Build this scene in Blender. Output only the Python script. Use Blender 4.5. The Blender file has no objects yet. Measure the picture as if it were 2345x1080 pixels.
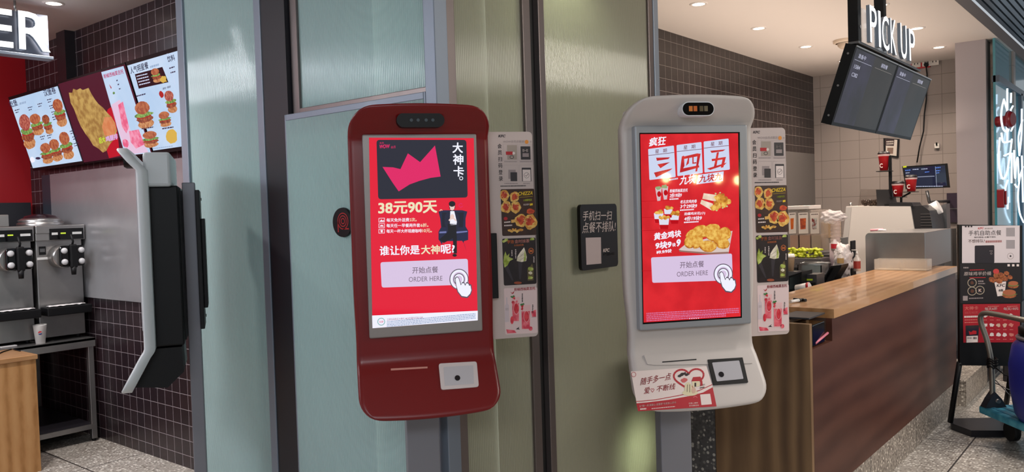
import bpy, bmesh, math, random
from math import sin, cos, pi, radians, sqrt
from mathutils import Vector, Matrix
random.seed(7)
C = bpy.context.scene.collection
SC = bpy.context.scene

# ------------------------------------------------------------------ camera, world, exposure
F_PX, CX, CY, EYE = 1849.0, 1172.5, 540.0, 1.6
YAW, PITCH, ROLL = radians(39.4), radians(1.78), radians(1.79)
fwd = Vector((-sin(YAW)*cos(PITCH), cos(YAW)*cos(PITCH), -sin(PITCH)))
r0 = Vector((cos(YAW), sin(YAW), 0)); u0 = r0.cross(fwd)
rt = r0*cos(ROLL) - u0*sin(ROLL); up = r0*sin(ROLL) + u0*cos(ROLL)
cam_d = bpy.data.cameras.new('camera'); cam = bpy.data.objects.new('camera', cam_d); C.objects.link(cam)
cam_d.sensor_fit = 'HORIZONTAL'; cam_d.sensor_width = 36.0; cam_d.lens = 36.0*F_PX/2345.0
cam_d.clip_start = 0.05; cam_d.clip_end = 100
m = Matrix((rt, up, -fwd)).transposed().to_4x4(); m.translation = (0, 0, EYE)
cam.matrix_world = m
SC.camera = cam
w = bpy.data.worlds.new('world'); SC.world = w; w.use_nodes = True
w.node_tree.nodes['Background'].inputs[0].default_value = (0.86, 0.93, 1.0, 1)
w.node_tree.nodes['Background'].inputs[1].default_value = 0.55
SC.view_settings.view_transform = 'Standard'; SC.view_settings.look = 'None'
SC.view_settings.exposure = 0.0; SC.view_settings.gamma = 1.0; SC.view_settings.use_curve_mapping = False

def lamp(name, kind, loc, energy, color=(1,1,1), target=None, **kw):
    d = bpy.data.lights.new(name, kind); d.energy = energy; d.color = color
    for k, v in kw.items(): setattr(d, k, v)
    o = bpy.data.objects.new(name, d); C.objects.link(o); o.location = loc
    t = Vector(target) if target else Vector(loc) - Vector((0,0,1))
    o.rotation_euler = (t - Vector(loc)).to_track_quat('-Z', 'Y').to_euler()
    return o
# mall corridor lighting (cool) behind and over the camera
lamp('corridor_light', 'AREA', (1.2,-1.6,3.0), 72, (0.84,0.93,1.0), (-1.8,2.4,1.3), shape='RECTANGLE', size=3.2, size_y=0.6)
lamp('corridor_light_far', 'AREA', (1.6,4.6,3.0), 85, (1.0,0.92,0.82), (-0.8,5.2,0.2), shape='RECTANGLE', size=2.2, size_y=0.5)
lamp('order_room_light', 'AREA', (-5.0,-0.6,2.95), 70, (0.93,0.95,1.0), (-6.0,2.0,0.7), shape='RECTANGLE', size=1.6, size_y=0.6)

lamp('glass_backlight_fill', 'AREA', (-3.3,2.70,1.6), 9, (0.9,1.0,1.0), (-3.3,1.0,1.6), shape='RECTANGLE', size=2.0, size_y=3.0)  # added fill that backlights the teal glass; stands for room light
lamp('glass_backlight_fill_side', 'AREA', (-2.75,3.1,1.5), 3, (1.0,0.97,0.85), (-1.0,3.1,1.5), shape='RECTANGLE', size=1.6, size_y=2.8)  # added fill behind the olive panels, not a fixture
lamp('glass_floor_light', 'SPOT', (-2.62,3.90,0.25), 30, (0.85,1.0,0.85), (-2.3,3.90,0.22), spot_size=radians(110), spot_blend=1.0)
for i_, (x_, y_) in enumerate(((-0.35,3.6),(-0.35,5.3),(-0.45,7.2))):
    lamp('corridor_spot', 'SPOT', (x_,y_,3.1), 70, (1.0,0.93,0.86), None, spot_size=radians(75), spot_blend=0.35, shadow_soft_size=0.06)

# ------------------------------------------------------------------ photo helpers: where a sight line meets a real plane
EYEV = Vector((0, 0, EYE))
def ray(x, y): return fwd + rt*((x-CX)/F_PX) - up*((y-CY)/F_PX)
def onX(x, y, X): d = ray(x,y); return EYEV + d*(X/d.x)
def onY(x, y, Y): d = ray(x,y); return EYEV + d*(Y/d.y)
def onZ(x, y, Z): d = ray(x,y); return EYEV + d*((Z-EYE)/d.z)
def atD(x, y, D): return EYEV + ray(x,y)*D

# ------------------------------------------------------------------ materials
def lin(c):
    return tuple(((v/255)/12.92 if v/255 <= 0.04045 else ((v/255+0.055)/1.055)**2.4) for v in c)
MATS = {}
def M(name, rgb=(200,200,200), rough=0.5, metal=0.0, emit=None, es=1.0, alpha=1.0, spec=0.5, trans=0.0, coat=0.0):
    if name in MATS: return MATS[name]
    mt = bpy.data.materials.new(name); mt.use_nodes = True
    b = mt.node_tree.nodes['Principled BSDF']
    b.inputs['Base Color'].default_value = (*lin(rgb), 1)
    b.inputs['Roughness'].default_value = rough; b.inputs['Metallic'].default_value = metal
    b.inputs['Specular IOR Level'].default_value = spec
    b.inputs['Alpha'].default_value = alpha; b.inputs['Transmission Weight'].default_value = trans
    b.inputs['Coat Weight'].default_value = coat
    if emit:
        b.inputs['Emission Color'].default_value = (*lin(emit), 1); b.inputs['Emission Strength'].default_value = es
    MATS[name] = mt
    return mt
def nd(mt, t, **kw):
    n = mt.node_tree.nodes.new(t)
    for k, v in kw.items(): setattr(n, k, v)
    return n
def L(mt, a, b): mt.node_tree.links.new(a, b)
def coords(mt, order='xyz', scale=(1,1,1)):
    g = nd(mt, 'ShaderNodeNewGeometry'); s = nd(mt, 'ShaderNodeSeparateXYZ'); L(mt, g.outputs['Position'], s.inputs[0])
    c = nd(mt, 'ShaderNodeCombineXYZ')
    for i, ch in enumerate(order):
        if ch == '0': continue
        mu = nd(mt, 'ShaderNodeMath', operation='MULTIPLY'); mu.inputs[1].default_value = scale[i]
        L(mt, s.outputs['xyz'.index(ch)], mu.inputs[0]); L(mt, mu.outputs[0], c.inputs[i])
    return c.outputs[0]
def tile_mat(name, order, rgb1, rgb2, grout, size, mort, rough=0.35, off=(0,0), coat=0.0):
    mt = M(name, rgb1, rough, coat=coat); b = mt.node_tree.nodes['Principled BSDF']
    co = coords(mt, order)
    br = nd(mt, 'ShaderNodeTexBrick'); br.offset = 0.0; br.squash = 1.0
    ad = nd(mt, 'ShaderNodeVectorMath', operation='ADD'); ad.inputs[1].default_value = (off[0], off[1], 0)
    L(mt, co, ad.inputs[0]); L(mt, ad.outputs[0], br.inputs['Vector'])
    br.inputs['Color1'].default_value = (*lin(rgb1),1); br.inputs['Color2'].default_value = (*lin(rgb2),1)
    br.inputs['Mortar'].default_value = (*lin(grout),1); br.inputs['Scale'].default_value = 1.0
    br.inputs['Mortar Size'].default_value = mort; br.inputs['Mortar Smooth'].default_value = 0.1
    br.inputs['Brick Width'].default_value = size[0]; br.inputs['Row Height'].default_value = size[1]
    L(mt, br.outputs['Color'], b.inputs['Base Color'])
    bp = nd(mt, 'ShaderNodeBump', invert=True); bp.inputs['Strength'].default_value = 0.5; bp.inputs['Distance'].default_value = 0.002
    L(mt, br.outputs['Fac'], bp.inputs['Height']); L(mt, bp.outputs[0], b.inputs['Normal'])
    return mt
def ramp(mt, stops):
    r = nd(mt, 'ShaderNodeValToRGB'); e = r.color_ramp.elements
    while len(e) < len(stops): e.new(0.5)
    for el, (p, c) in zip(e, stops): el.position = p; el.color = (*lin(c), 1)
    return r
def terrazzo(name, base, chips, scale, rough=0.4, joint=None):
    mt = M(name, base, rough); b = mt.node_tree.nodes['Principled BSDF']
    co = coords(mt)
    v = nd(mt, 'ShaderNodeTexVoronoi'); v.inputs['Scale'].default_value = scale; L(mt, co, v.inputs['Vector'])
    s = nd(mt, 'ShaderNodeSeparateColor'); L(mt, v.outputs['Color'], s.inputs[0])
    r = ramp(mt, chips); r.color_ramp.interpolation = 'CONSTANT'; L(mt, s.outputs[0], r.inputs[0])
    ma = nd(mt, 'ShaderNodeMapRange'); L(mt, v.outputs['Distance'], ma.inputs[0])
    ma.inputs[1].default_value = 0.42; ma.inputs[2].default_value = 0.5; ma.inputs[3].default_value = 0; ma.inputs[4].default_value = 1
    mx = nd(mt, 'ShaderNodeMix', data_type='RGBA'); L(mt, ma.outputs[0], mx.inputs[0]); L(mt, r.outputs[0], mx.inputs[6])
    mx.inputs[7].default_value = (*lin(base),1)
    out = mx.outputs[2]
    if joint:
        br = nd(mt, 'ShaderNodeTexBrick'); br.offset = 0; br.inputs['Scale'].default_value = 1
        br.inputs['Brick Width'].default_value = joint[0]; br.inputs['Row Height'].default_value = joint[1]
        br.inputs['Mortar Size'].default_value = 0.005; br.inputs['Mortar Smooth'].default_value = 0
        ad = nd(mt, 'ShaderNodeVectorMath', operation='ADD'); ad.inputs[1].default_value = (joint[2], joint[3], 0)
        L(mt, coords(mt, joint[4]), ad.inputs[0]); L(mt, ad.outputs[0], br.inputs['Vector'])
        m2 = nd(mt, 'ShaderNodeMix', data_type='RGBA'); L(mt, br.outputs['Fac'], m2.inputs[0]); L(mt, out, m2.inputs[6])
        m2.inputs[7].default_value = (*lin((60,56,54)),1); out = m2.outputs[2]
    L(mt, out, b.inputs['Base Color'])
    return mt
def wood(name, cols, order, scale, rough=0.45, rings=6.0, dist=4.0, coat=0.0):
    mt = M(name, cols[0], rough, coat=coat, spec=0.25); b = mt.node_tree.nodes['Principled BSDF']
    co = coords(mt, order, scale)
    wv = nd(mt, 'ShaderNodeTexWave'); wv.bands_direction = 'X'; wv.inputs['Scale'].default_value = rings
    wv.inputs['Distortion'].default_value = dist; wv.inputs['Detail'].default_value = 3; wv.inputs['Detail Scale'].default_value = 0.8
    L(mt, co, wv.inputs['Vector'])
    no = nd(mt, 'ShaderNodeTexNoise'); no.inputs['Scale'].default_value = rings*7; no.inputs['Detail'].default_value = 5
    L(mt, co, no.inputs['Vector'])
    ad = nd(mt, 'ShaderNodeMath', operation='MULTIPLY_ADD'); L(mt, no.outputs[0], ad.inputs[0]); ad.inputs[1].default_value = 0.7
    hv = nd(mt, 'ShaderNodeMath', operation='MULTIPLY'); L(mt, wv.outputs['Fac'], hv.inputs[0]); hv.inputs[1].default_value = 0.45
    L(mt, hv.outputs[0], ad.inputs[2])
    r = ramp(mt, [(0.2, cols[0]), (0.5, cols[1]), (0.85, cols[2])]); L(mt, ad.outputs[0], r.inputs[0])
    L(mt, r.outputs[0], b.inputs['Base Color'])
    return mt
def noisy(name, c1, c2, scale, rough=0.5, emit=0.0, metal=0.0):
    mt = M(name, c1, rough, metal); b = mt.node_tree.nodes['Principled BSDF']
    no = nd(mt, 'ShaderNodeTexNoise'); no.inputs['Scale'].default_value = scale; no.inputs['Detail'].default_value = 4
    L(mt, coords(mt), no.inputs['Vector'])
    r = ramp(mt, [(0.38, c1), (0.62, c2)]); L(mt, no.outputs[0], r.inputs[0])
    if emit:
        b.inputs['Base Color'].default_value = (0.02,0.02,0.02,1); L(mt, r.outputs[0], b.inputs['Emission Color']); b.inputs['Emission Strength'].default_value = emit
    else: L(mt, r.outputs[0], b.inputs['Base Color'])
    return mt
def glow(name, rgb, es=1.0, rough=0.04):        # a lit screen colour under glass
    return M(name, (10,10,10), rough, emit=rgb, es=es)

ALU = M('brushed_aluminium', (132,142,156), 0.45, 0.35)
ALU2 = M('bronze_aluminium', (122,112,110), 0.38, 0.7)
POSTM = M('grey_post_paint', (128,128,136), 0.45, 0.2)
DARK = M('charcoal_paint', (24,25,33), 0.5)
BLACK = M('black_plastic', (9,9,12), 0.5, spec=0.3)
BLACKG = M('gloss_black', (8,8,10), 0.12)
STEEL = noisy('stainless_steel', (148,146,146), (165,162,160), 3, 0.32, metal=0.85)
STEELD = M('dull_steel', (120,120,122), 0.35, 0.8)
WHITE = M('white_plastic', (192,184,180), 0.4)
WHITEC = M('white_card', (196,180,176), 0.6)
REDK = M('dark_red_plastic', (112,10,14), 0.3)
TILED = tile_mat('dark_tiles_across', 'xz0', (38,29,34), (46,34,38), (140,130,134), (0.1,0.1), 0.0022, 0.3, (0.02,0.02))
TILER = tile_mat('dark_tiles_along', 'yz0', (34,27,27), (41,32,31), (112,104,100), (0.105,0.105), 0.002, 0.3, (0.0,0.085))
TILEG = tile_mat('grey_wall_tiles', 'xz0', (146,135,130), (150,139,134), (118,109,104), (0.21,0.21), 0.003, 0.35, (0.0,0.04))
TERF = terrazzo('terrazzo_floor', (170,162,154), [(0,(128,120,112)),(0.35,(190,184,176)),(0.7,(236,230,222))], 62, 0.35, (0.9,0.9,0.13,0.45,'xy0'))
TERK = terrazzo('terrazzo_kerb', (150,140,130), [(0,(112,102,94)),(0.4,(184,174,162)),(0.75,(226,216,204))], 58, 0.4, (9,1.0,4.5,0.4,'0y0'))
TERD = terrazzo('dark_terrazzo', (74,72,74), [(0,(64,62,64)),(0.55,(110,108,106)),(0.75,(170,166,160))], 62, 0.4)
WOODF = wood('walnut_front', [(66,35,26),(76,44,34),(86,52,41)], 'zyx', (1.0,0.22,1), 0.45, 2.2, 7.0)
WOODE = wood('oak_end', [(90,68,50),(114,88,64),(136,107,78)], 'xzy', (1.0,0.16,1), 0.45, 2.2, 14.0)
WOODT = wood('oak_top', [(150,106,68),(172,128,86),(186,142,100)], 'xyz', (1.0,0.15,1), 0.28, 5.0, 3.0, coat=0.3)
WOODL = wood('pale_oak_front', [(150,104,60),(180,132,84),(192,146,98)], 'yzx', (1.0,0.3,1), 0.45, 4.0, 3.0)
CEIL = M('painted_ceiling', (206,196,190), 0.8)
REDW = M('red_wall_paint', (170,14,26), 0.5)

# ------------------------------------------------------------------ mesh builder
class B:
    def __init__(s): s.bm = bmesh.new(); s.mats = []
    def mi(s, m):
        if m not in s.mats: s.mats.append(m)
        return s.mats.index(m)
    def face(s, pts, m, smooth=False):
        vs = [s.bm.verts.new(p) for p in pts]
        try: f = s.bm.faces.new(vs)
        except ValueError: return None
        f.material_index = s.mi(m); f.smooth = smooth; return f
    def box(s, x0, x1, y0, y1, z0, z1, m, bev=0.0, seg=2, mtx=None):
        r = bmesh.ops.create_cube(s.bm, size=1)
        vs = r['verts']
        for v in vs: v.co = Vector(((x0+x1)/2+v.co.x*(x1-x0), (y0+y1)/2+v.co.y*(y1-y0), (z0+z1)/2+v.co.z*(z1-z0)))
        fs = set(f for v in vs for f in v.link_faces)
        if bev > 0:
            es = list(set(e for v in vs for e in v.link_edges))
            rr = bmesh.ops.bevel(s.bm, geom=es, offset=bev, segments=seg, affect='EDGES', profile=0.5)
            vs = list(set(v for f in rr['faces'] for v in f.verts) | set(v for v in vs if v.is_valid))
            fs = set(f for v in vs for f in v.link_faces)
        k = s.mi(m)
        for f in fs: f.material_index = k
        if mtx:
            for v in vs: v.co = mtx @ v.co
        return vs
    def cyl(s, p0, p1, r0_, r1_, m, n=20, caps=True, smooth=True):
        p0, p1 = Vector(p0), Vector(p1); d = (p1-p0)
        q = d.to_track_quat('Z', 'Y'); a = []; b = []
        for i in range(n):
            t = 2*pi*i/n; o = Vector((cos(t), sin(t), 0))
            a.append(s.bm.verts.new(p0 + q @ (o*r0_))); b.append(s.bm.verts.new(p1 + q @ (o*r1_)))
        k = s.mi(m)
        for i in range(n):
            f = s.bm.faces.new((a[i], a[(i+1)%n], b[(i+1)%n], b[i])); f.material_index = k; f.smooth = smooth
        if caps:
            f = s.bm.faces.new(a[::-1]); f.material_index = k
            f = s.bm.faces.new(b); f.material_index = k
    def tube(s, pts, r, m, n=10, closed=False):
        pts = [Vector(p) for p in pts]; rings = []; N = len(pts); prev = None
        for i, p in enumerate(pts):
            a = pts[(i-1) % N] if (closed or i > 0) else p; b = pts[(i+1) % N] if (closed or i < N-1) else p
            t = (b-a).normalized(); q = t.to_track_quat('Z', 'Y')
            if prev is None: x = q @ Vector((1,0,0))
            else: x = (prev - t*prev.dot(t)).normalized()
            prev = x; y = t.cross(x)
            rings.append([s.bm.verts.new(p + (x*cos(2*pi*j/n) + y*sin(2*pi*j/n))*r) for j in range(n)])
        k = s.mi(m)
        for i in range(N if closed else N-1):
            A, D = rings[i], rings[(i+1) % N]
            for j in range(n):
                f = s.bm.faces.new((A[j], A[(j+1)%n], D[(j+1)%n], D[j])); f.material_index = k; f.smooth = True
        if not closed:
            for rg in (rings[0][::-1], rings[-1]):
                f = s.bm.faces.new(rg); f.material_index = k
    def lathe(s, prof, m, c=(0,0,0), n=28, axis='Z', smooth=True):
        c = Vector(c); rings = []
        for (r, z) in prof:
            ring = []
            for i in range(n):
                t = 2*pi*i/n
                v = Vector((r*cos(t), r*sin(t), z))
                if axis == 'X': v = Vector((v.z, v.x, v.y))
                if axis == 'Y': v = Vector((v.x, v.z, v.y))
                ring.append(s.bm.verts.new(c+v))
            rings.append(ring)
        k = s.mi(m)
        for a, b in zip(rings, rings[1:]):
            for i in range(n):
                try: f = s.bm.faces.new((a[i], a[(i+1)%n], b[(i+1)%n], b[i]))
                except ValueError: continue
                f.material_index = k; f.smooth = smooth
    def prism(s, poly, vec, m, smooth=False):          # poly: 3D loop, extruded by vec
        vec = Vector(vec); a = [s.bm.verts.new(p) for p in poly]; b = [s.bm.verts.new(Vector(p)+vec) for p in poly]
        k = s.mi(m); n = len(poly)
        for f in (s.bm.faces.new(a[::-1]), s.bm.faces.new(b)): f.material_index = k
        for i in range(n):
            f = s.bm.faces.new((a[i], a[(i+1)%n], b[(i+1)%n], b[i])); f.material_index = k; f.smooth = smooth
    def ball(s, c, r, m, sc=(1,1,1), sub=2):
        rr = bmesh.ops.create_icosphere(s.bm, subdivisions=sub, radius=r); k = s.mi(m)
        for v in rr['verts']: v.co = Vector((v.co.x*sc[0], v.co.y*sc[1], v.co.z*sc[2])) + Vector(c)
        for f in set(f for v in rr['verts'] for f in v.link_faces): f.material_index = k; f.smooth = True
        return rr['verts']
    def build(s, name, parent=None, label=None, cat=None, group=None, kind=None, inv=None, normals=True):
        me = bpy.data.meshes.new(name)
        if inv is not None: s.bm.transform(inv)
        if normals: bmesh.ops.recalc_face_normals(s.bm, faces=s.bm.faces)
        s.bm.to_mesh(me); s.bm.free()
        for mt in s.mats: me.materials.append(mt)
        o = bpy.data.objects.new(name, me); C.objects.link(o)
        if parent: o.parent = parent
        for k, v in (('label',label),('category',cat),('group',group),('kind',kind)):
            if v: o[k] = v
        return o
def thing(name, label, cat, loc=(0,0,0), rotz=0.0, group=None):
    o = bpy.data.objects.new(name, None); C.objects.link(o); o.location = loc; o.rotation_euler = (0,0,rotz)
    o.empty_display_size = 0.05
    o['label'] = label; o['category'] = cat
    if group: o['group'] = group
    return o
def W(o): return Matrix.Translation(o.location) @ Matrix.Rotation(o.rotation_euler.z, 4, 'Z')
def inv(o): return W(o).inverted()
def rod(pts_list, r, m, name, **kw): b = B(); b.tube(pts_list, r, m); return b.build(name, **kw)
def dup(root, loc, rotz, label, group=None):
    r = root.copy(); C.objects.link(r); r.location = loc; r.rotation_euler = (0,0,rotz); r['label'] = label
    if group: r['group'] = group
    for ch in root.children:
        c = ch.copy(); C.objects.link(c); c.parent = r
        for g in ch.children:
            d = g.copy(); C.objects.link(d); d.parent = c
    return r

# ------------------------------------------------------------------ lettering
TXT = {}
def glyphs(txt, bold=0.0, depth=0.0):
    cjk = any(ord(c) > 0x2e80 for c in txt); extra = bold if cjk else 0.0
    if cjk: bold = 0.0
    key = (txt, bold, depth, extra)
    if key in TXT: return TXT[key]
    cu = bpy.data.curves.new('t', 'FONT'); cu.body = txt; cu.size = 1; cu.offset = bold; cu.extrude = depth; cu.resolution_u = 3
    o = bpy.data.objects.new('t', cu); C.objects.link(o)
    dg = bpy.context.evaluated_depsgraph_get(); dg.update()
    me = bpy.data.meshes.new_from_object(o.evaluated_get(dg))
    vs = [v.co.copy() for v in me.vertices]; fs = [tuple(p.vertices) for p in me.polygons]
    if extra > 0:                                # heavier strokes: the same outline again, slightly shifted
        v0, f0 = vs, fs; vs, fs = [], []
        for dx, dy in ((0,0),(1,0),(0,1),(1,1),(0.5,0.5)):
            n = len(vs); vs += [v + Vector((dx*extra*1.5, dy*extra*1.3, 0)) for v in v0]; fs += [tuple(i+n for i in f) for f in f0]
    bpy.data.meshes.remove(me); bpy.data.objects.remove(o); bpy.data.curves.remove(cu)
    xs = [v.x for v in vs]; ys = [v.y for v in vs]
    TXT[key] = (vs, fs, min(xs), max(xs), min(ys), max(ys))
    return TXT[key]
class Gfx:
    """Flat printed or lit artwork lying on a real plane (O origin, U across, V up, N towards the viewer)."""
    def __init__(s, O, U, V, N, step=0.0003):
        s.O, s.U, s.V, s.N = Vector(O), Vector(U).normalized(), Vector(V).normalized(), Vector(N).normalized()
        s.b = B(); s.step = step
    def px(s, x, y):
        d = ray(x, y); t = (s.O-EYEV).dot(s.N)/d.dot(s.N); p = EYEV+d*t-s.O
        return Vector((p.dot(s.U), p.dot(s.V)))
    def at(s, q, l): return s.O + s.U*q[0] + s.V*q[1] + s.N*(s.step*l)
    def poly(s, pts, m, l=1, raw=False):
        q = [Vector(p) if raw else s.px(*p) for p in pts]
        s.b.face([s.at(p, l) for p in q], m)
    def rect(s, x0, y0, x1, y1, m, l=1): s.poly([(x0,y0),(x1,y0),(x1,y1),(x0,y1)], m, l)
    def rrect(s, quad, r, m, l=1, raw=False):
        q = [Vector(p) if raw else s.px(*p) for p in quad]; out = []; n = 4
        for i in range(4):
            p = q[i]; a = (q[i-1]-p).normalized(); b = (q[(i+1)%4]-p).normalized()
            for k in range(n+1):
                t = k/n; out.append(p + a*r*(1-t)**2 + b*r*t**2)
        s.b.face([s.at(p, l) for p in out], m)
    def ell(s, x, y, rx, ry, m, l=1, n=20, rot=0, jit=0, a0=0, a1=2*pi):
        pts = []
        for i in range(n):
            t = a0+(a1-a0)*i/(n if a1-a0 > 6 else n-1); k = 1+random.uniform(-jit, jit)
            ex, ey = rx*cos(t)*k, ry*sin(t)*k
            pts.append((x+ex*cos(rot)-ey*sin(rot), y+ex*sin(rot)+ey*cos(rot)))
        s.poly(pts, m, l)
    def ring(s, x, y, rx, ry, wd, m, l=1, n=28, a0=0, a1=2*pi):
        for i in range(n):
            t0 = a0+(a1-a0)*i/n; t1 = a0+(a1-a0)*(i+1)/n
            s.poly([(x+rx*cos(t0),y+ry*sin(t0)),(x+rx*cos(t1),y+ry*sin(t1)),(x+(rx-wd)*cos(t1),y+(ry-wd)*sin(t1)),(x+(rx-wd)*cos(t0),y+(ry-wd)*sin(t0))], m, l)
    def stroke(s, pts, wd, m, l=1):
        for a, b in zip(pts, pts[1:]):
            d = Vector((b[0]-a[0], b[1]-a[1]))
            if d.length < 1e-6: continue
            n = Vector((-d.y, d.x)).normalized()*wd/2
            s.poly([(a[0]+n.x,a[1]+n.y),(b[0]+n.x,b[1]+n.y),(b[0]-n.x,b[1]-n.y),(a[0]-n.x,a[1]-n.y)], m, l)
    def fine(s, x0, y0, x1, y1, h, m, l=2, wmin=2, wmax=5, gap=0.8):     # an unreadable line of fine print
        Ln = x1-x0; x = 0
        while x < Ln:
            w_ = min(random.uniform(wmin, wmax), Ln-x); ya = y0+(y1-y0)*x/Ln; yb = y0+(y1-y0)*(x+w_)/Ln
            s.poly([(x0+x,ya-h),(x0+x+w_,yb-h),(x0+x+w_,yb),(x0+x,ya)], m, l); x += w_+gap
    def text(s, txt, a, b, h, m, l=3, bold=0.0, depth=0.0, shear=0.0, raw=False, side=None):
        vs, fs, x0, x1, y0, y1 = glyphs(txt, bold, depth/2 if depth else 0)
        A = s.px(*a); Bq = s.px(*b); T = s.px(a[0]+shear, a[1]-h)
        e1 = (Bq-A)/(x1-x0); e2 = (T-A)/(y1-y0); k = s.b.mi(m)
        bv = []
        for v in vs:
            q = A + e1*(v.x-x0) + e2*(v.y-y0)
            p = s.at(q, l)
            if depth: p = p + s.N*(v.z+depth/2)
            bv.append(s.b.bm.verts.new(p))
        for f in fs:
            if len(set(f)) < 3: continue
            try: ff = s.b.bm.faces.new([bv[i] for i in f])
            except ValueError: continue
            ff.material_index = k
            if depth and side:
                ff.normal_update()
                if abs(ff.normal.dot(s.N)) < 0.7: ff.material_index = s.b.mi(side)
    def build(s, name, parent=None, **kw):
        # keep every face pointing towards the viewer
        s.b.bm.normal_update()
        if not kw.pop('solid', False):
            for f in s.b.bm.faces:
                if f.normal.dot(s.N) < 0: f.normal_flip()
        return s.b.build(name, parent, inv=inv(parent) if parent else None, normals=False, **kw)

# ------------------------------------------------------------------ the setting
ZC = 3.04
YL, XR, YB = 2.65, -3.23, 9.51
def struct(name, b, **kw): return b.build(name, kind='structure', **kw)
b = B(); b.box(-10, 7, -7, 13, -0.1, 0, TERF); struct('floor', b)
b = B(); b.box(-7.29, -4.36, YL, YL+0.12, 0, ZC, TILED); struct('wall_order_room_tiled', b)
b = B(); b.box(-7.41, -7.29, -3, YL+0.12, 0, ZC, REDW); struct('wall_red', b)
b = B(); b.box(-10, -4.4, -3, YL+0.12, ZC, ZC+0.1, CEIL); struct('ceiling_order_room', b)
b = B(); b.box(XR-0.12, XR, 2.8, YB, 2.15, ZC, TILER); struct('wall_kitchen_tiled', b)
b = B(); b.box(XR-0.12, XR, 2.8, YB, 0, 2.15, M('grey_wall_panel', (98,93,91), 0.35)); struct('wall_kitchen_lower', b)
b = B(); b.box(XR-0.12, -1.24, YB, YB+0.12, 0, ZC, TILEG); struct('wall_back', b)
b = B(); b.box(XR-0.12, -1.24, 2.5, YB+0.1, ZC, ZC+0.1, CEIL); struct('ceiling_kitchen', b)
b = B(); b.box(-1.36, -1.238, 2.5, 12, ZC+0.001, ZC+0.115, M('soffit_edge', (120,108,104), 0.6)); struct('trim_1', b)
# ribbed metal corridor ceiling
RIB = M('ribbed_metal_ceiling', (120,134,150), 0.35, 0.5)
b = B()
b.box(-1.24, 7, 2.5, 13, 3.2, 3.3, M('ceiling_backing', (60,70,80), 0.6))
for i in range(110):
    x = -1.22+i*0.05
    if x > 4: break
    b.box(x, x+0.034, 2.5, 13, 3.16, 3.2, RIB)
struct('ceiling_corridor', b)
b = B(); b.box(-4.4, 7, -7, 2.5, 3.2, 3.3, CEIL); struct('ceiling_corridor_near', b)
b = B(); b.box(-1.585, -1.335, 8.56, 8.8, 0, ZC, M('column_cladding', (150,140,142), 0.42)); struct('wall_column', b)
b = B(); b.box(-1.9, -1.235, 6.9, 7.8, 0, 0.2, TERK); b.box(-1.9, -1.25, 7.8, 8.56, 0, 0.2, M('dark_plinth', (26,24,28), 0.5)); struct('trim_2', b)
# tiled pier between the tile fields above the menu boards, steel splash panel
b = B(); b.box(-6.49, -6.34, YL-0.07, YL, 2.42, ZC, M('dark_pier', (34,28,34), 0.4)); struct('trim_3', b)
b = B(); b.box(-6.86, -4.5, YL-0.02, YL, 1.055, 2.0, noisy('steel_splash', (150,150,154), (164,164,168), 2, 0.24, metal=0.5))
b.box(-7.02, -6.86, YL-0.02, YL, 1.055, 2.0, M('slate_panel', (44,52,62), 0.4)); struct('wall_splash_panel', b)

# ------------------------------------------------------------------ folding glass partition
def fluted(axis, fixed, a0, a1, z0, z1, mat, thick=0.01, pitch=0.0115, amp=0.0011, sgn=-1):
    """vertical-ribbed sheet; the ribs are real relief on the viewer's side"""
    b = B(); n = int((a1-a0)/pitch)*6; k = b.mi(mat)
    P = lambda a, d, z: (a, fixed+sgn*d, z) if axis == 'x' else (fixed+sgn*d, a, z)
    cols = []
    for i in range(n+1):
        a = a0+(a1-a0)*i/n; d = thick+amp*cos(2*pi*i/6)
        cols.append((b.bm.verts.new(P(a,d,z0)), b.bm.verts.new(P(a,d,z1))))
    for (p,q),(r,s_) in zip(cols, cols[1:]):
        f = b.bm.faces.new((p,r,s_,q)); f.material_index = k; f.smooth = True
    bk = [b.bm.verts.new(P(*t)) for t in ((a0,0,z0),(a1,0,z0),(a1,0,z1),(a0,0,z1))]
    b.bm.faces.new(bk).material_index = k
    c0, c1 = cols[0], cols[-1]
    for f in ((bk[0],c0[0],c0[1],bk[3]), (bk[1],bk[2],c1[1],c1[0])): b.bm.faces.new(f).material_index = k
    return b
def frosted(name, rgb, tr):
    mt = M(name, rgb, 0.3); nt = mt.node_tree; pb = nt.nodes['Principled BSDF']; out = nt.nodes['Material Output']
    t = nd(mt, 'ShaderNodeBsdfTranslucent'); t.inputs[0].default_value = (*lin(rgb), 1)
    mx = nd(mt, 'ShaderNodeMixShader'); mx.inputs[0].default_value = tr
    pb.inputs['Roughness'].default_value = 0.07
    L(mt, pb.outputs[0], mx.inputs[1]); L(mt, t.outputs[0], mx.inputs[2]); L(mt, mx.outputs[0], out.inputs[0])
    return mt
GT = frosted('teal_frosted_glass', (178,202,202), 0.3)
GG = frosted('olive_frosted_glass', (176,174,156), 0.45)
ZT = 3.2
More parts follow.
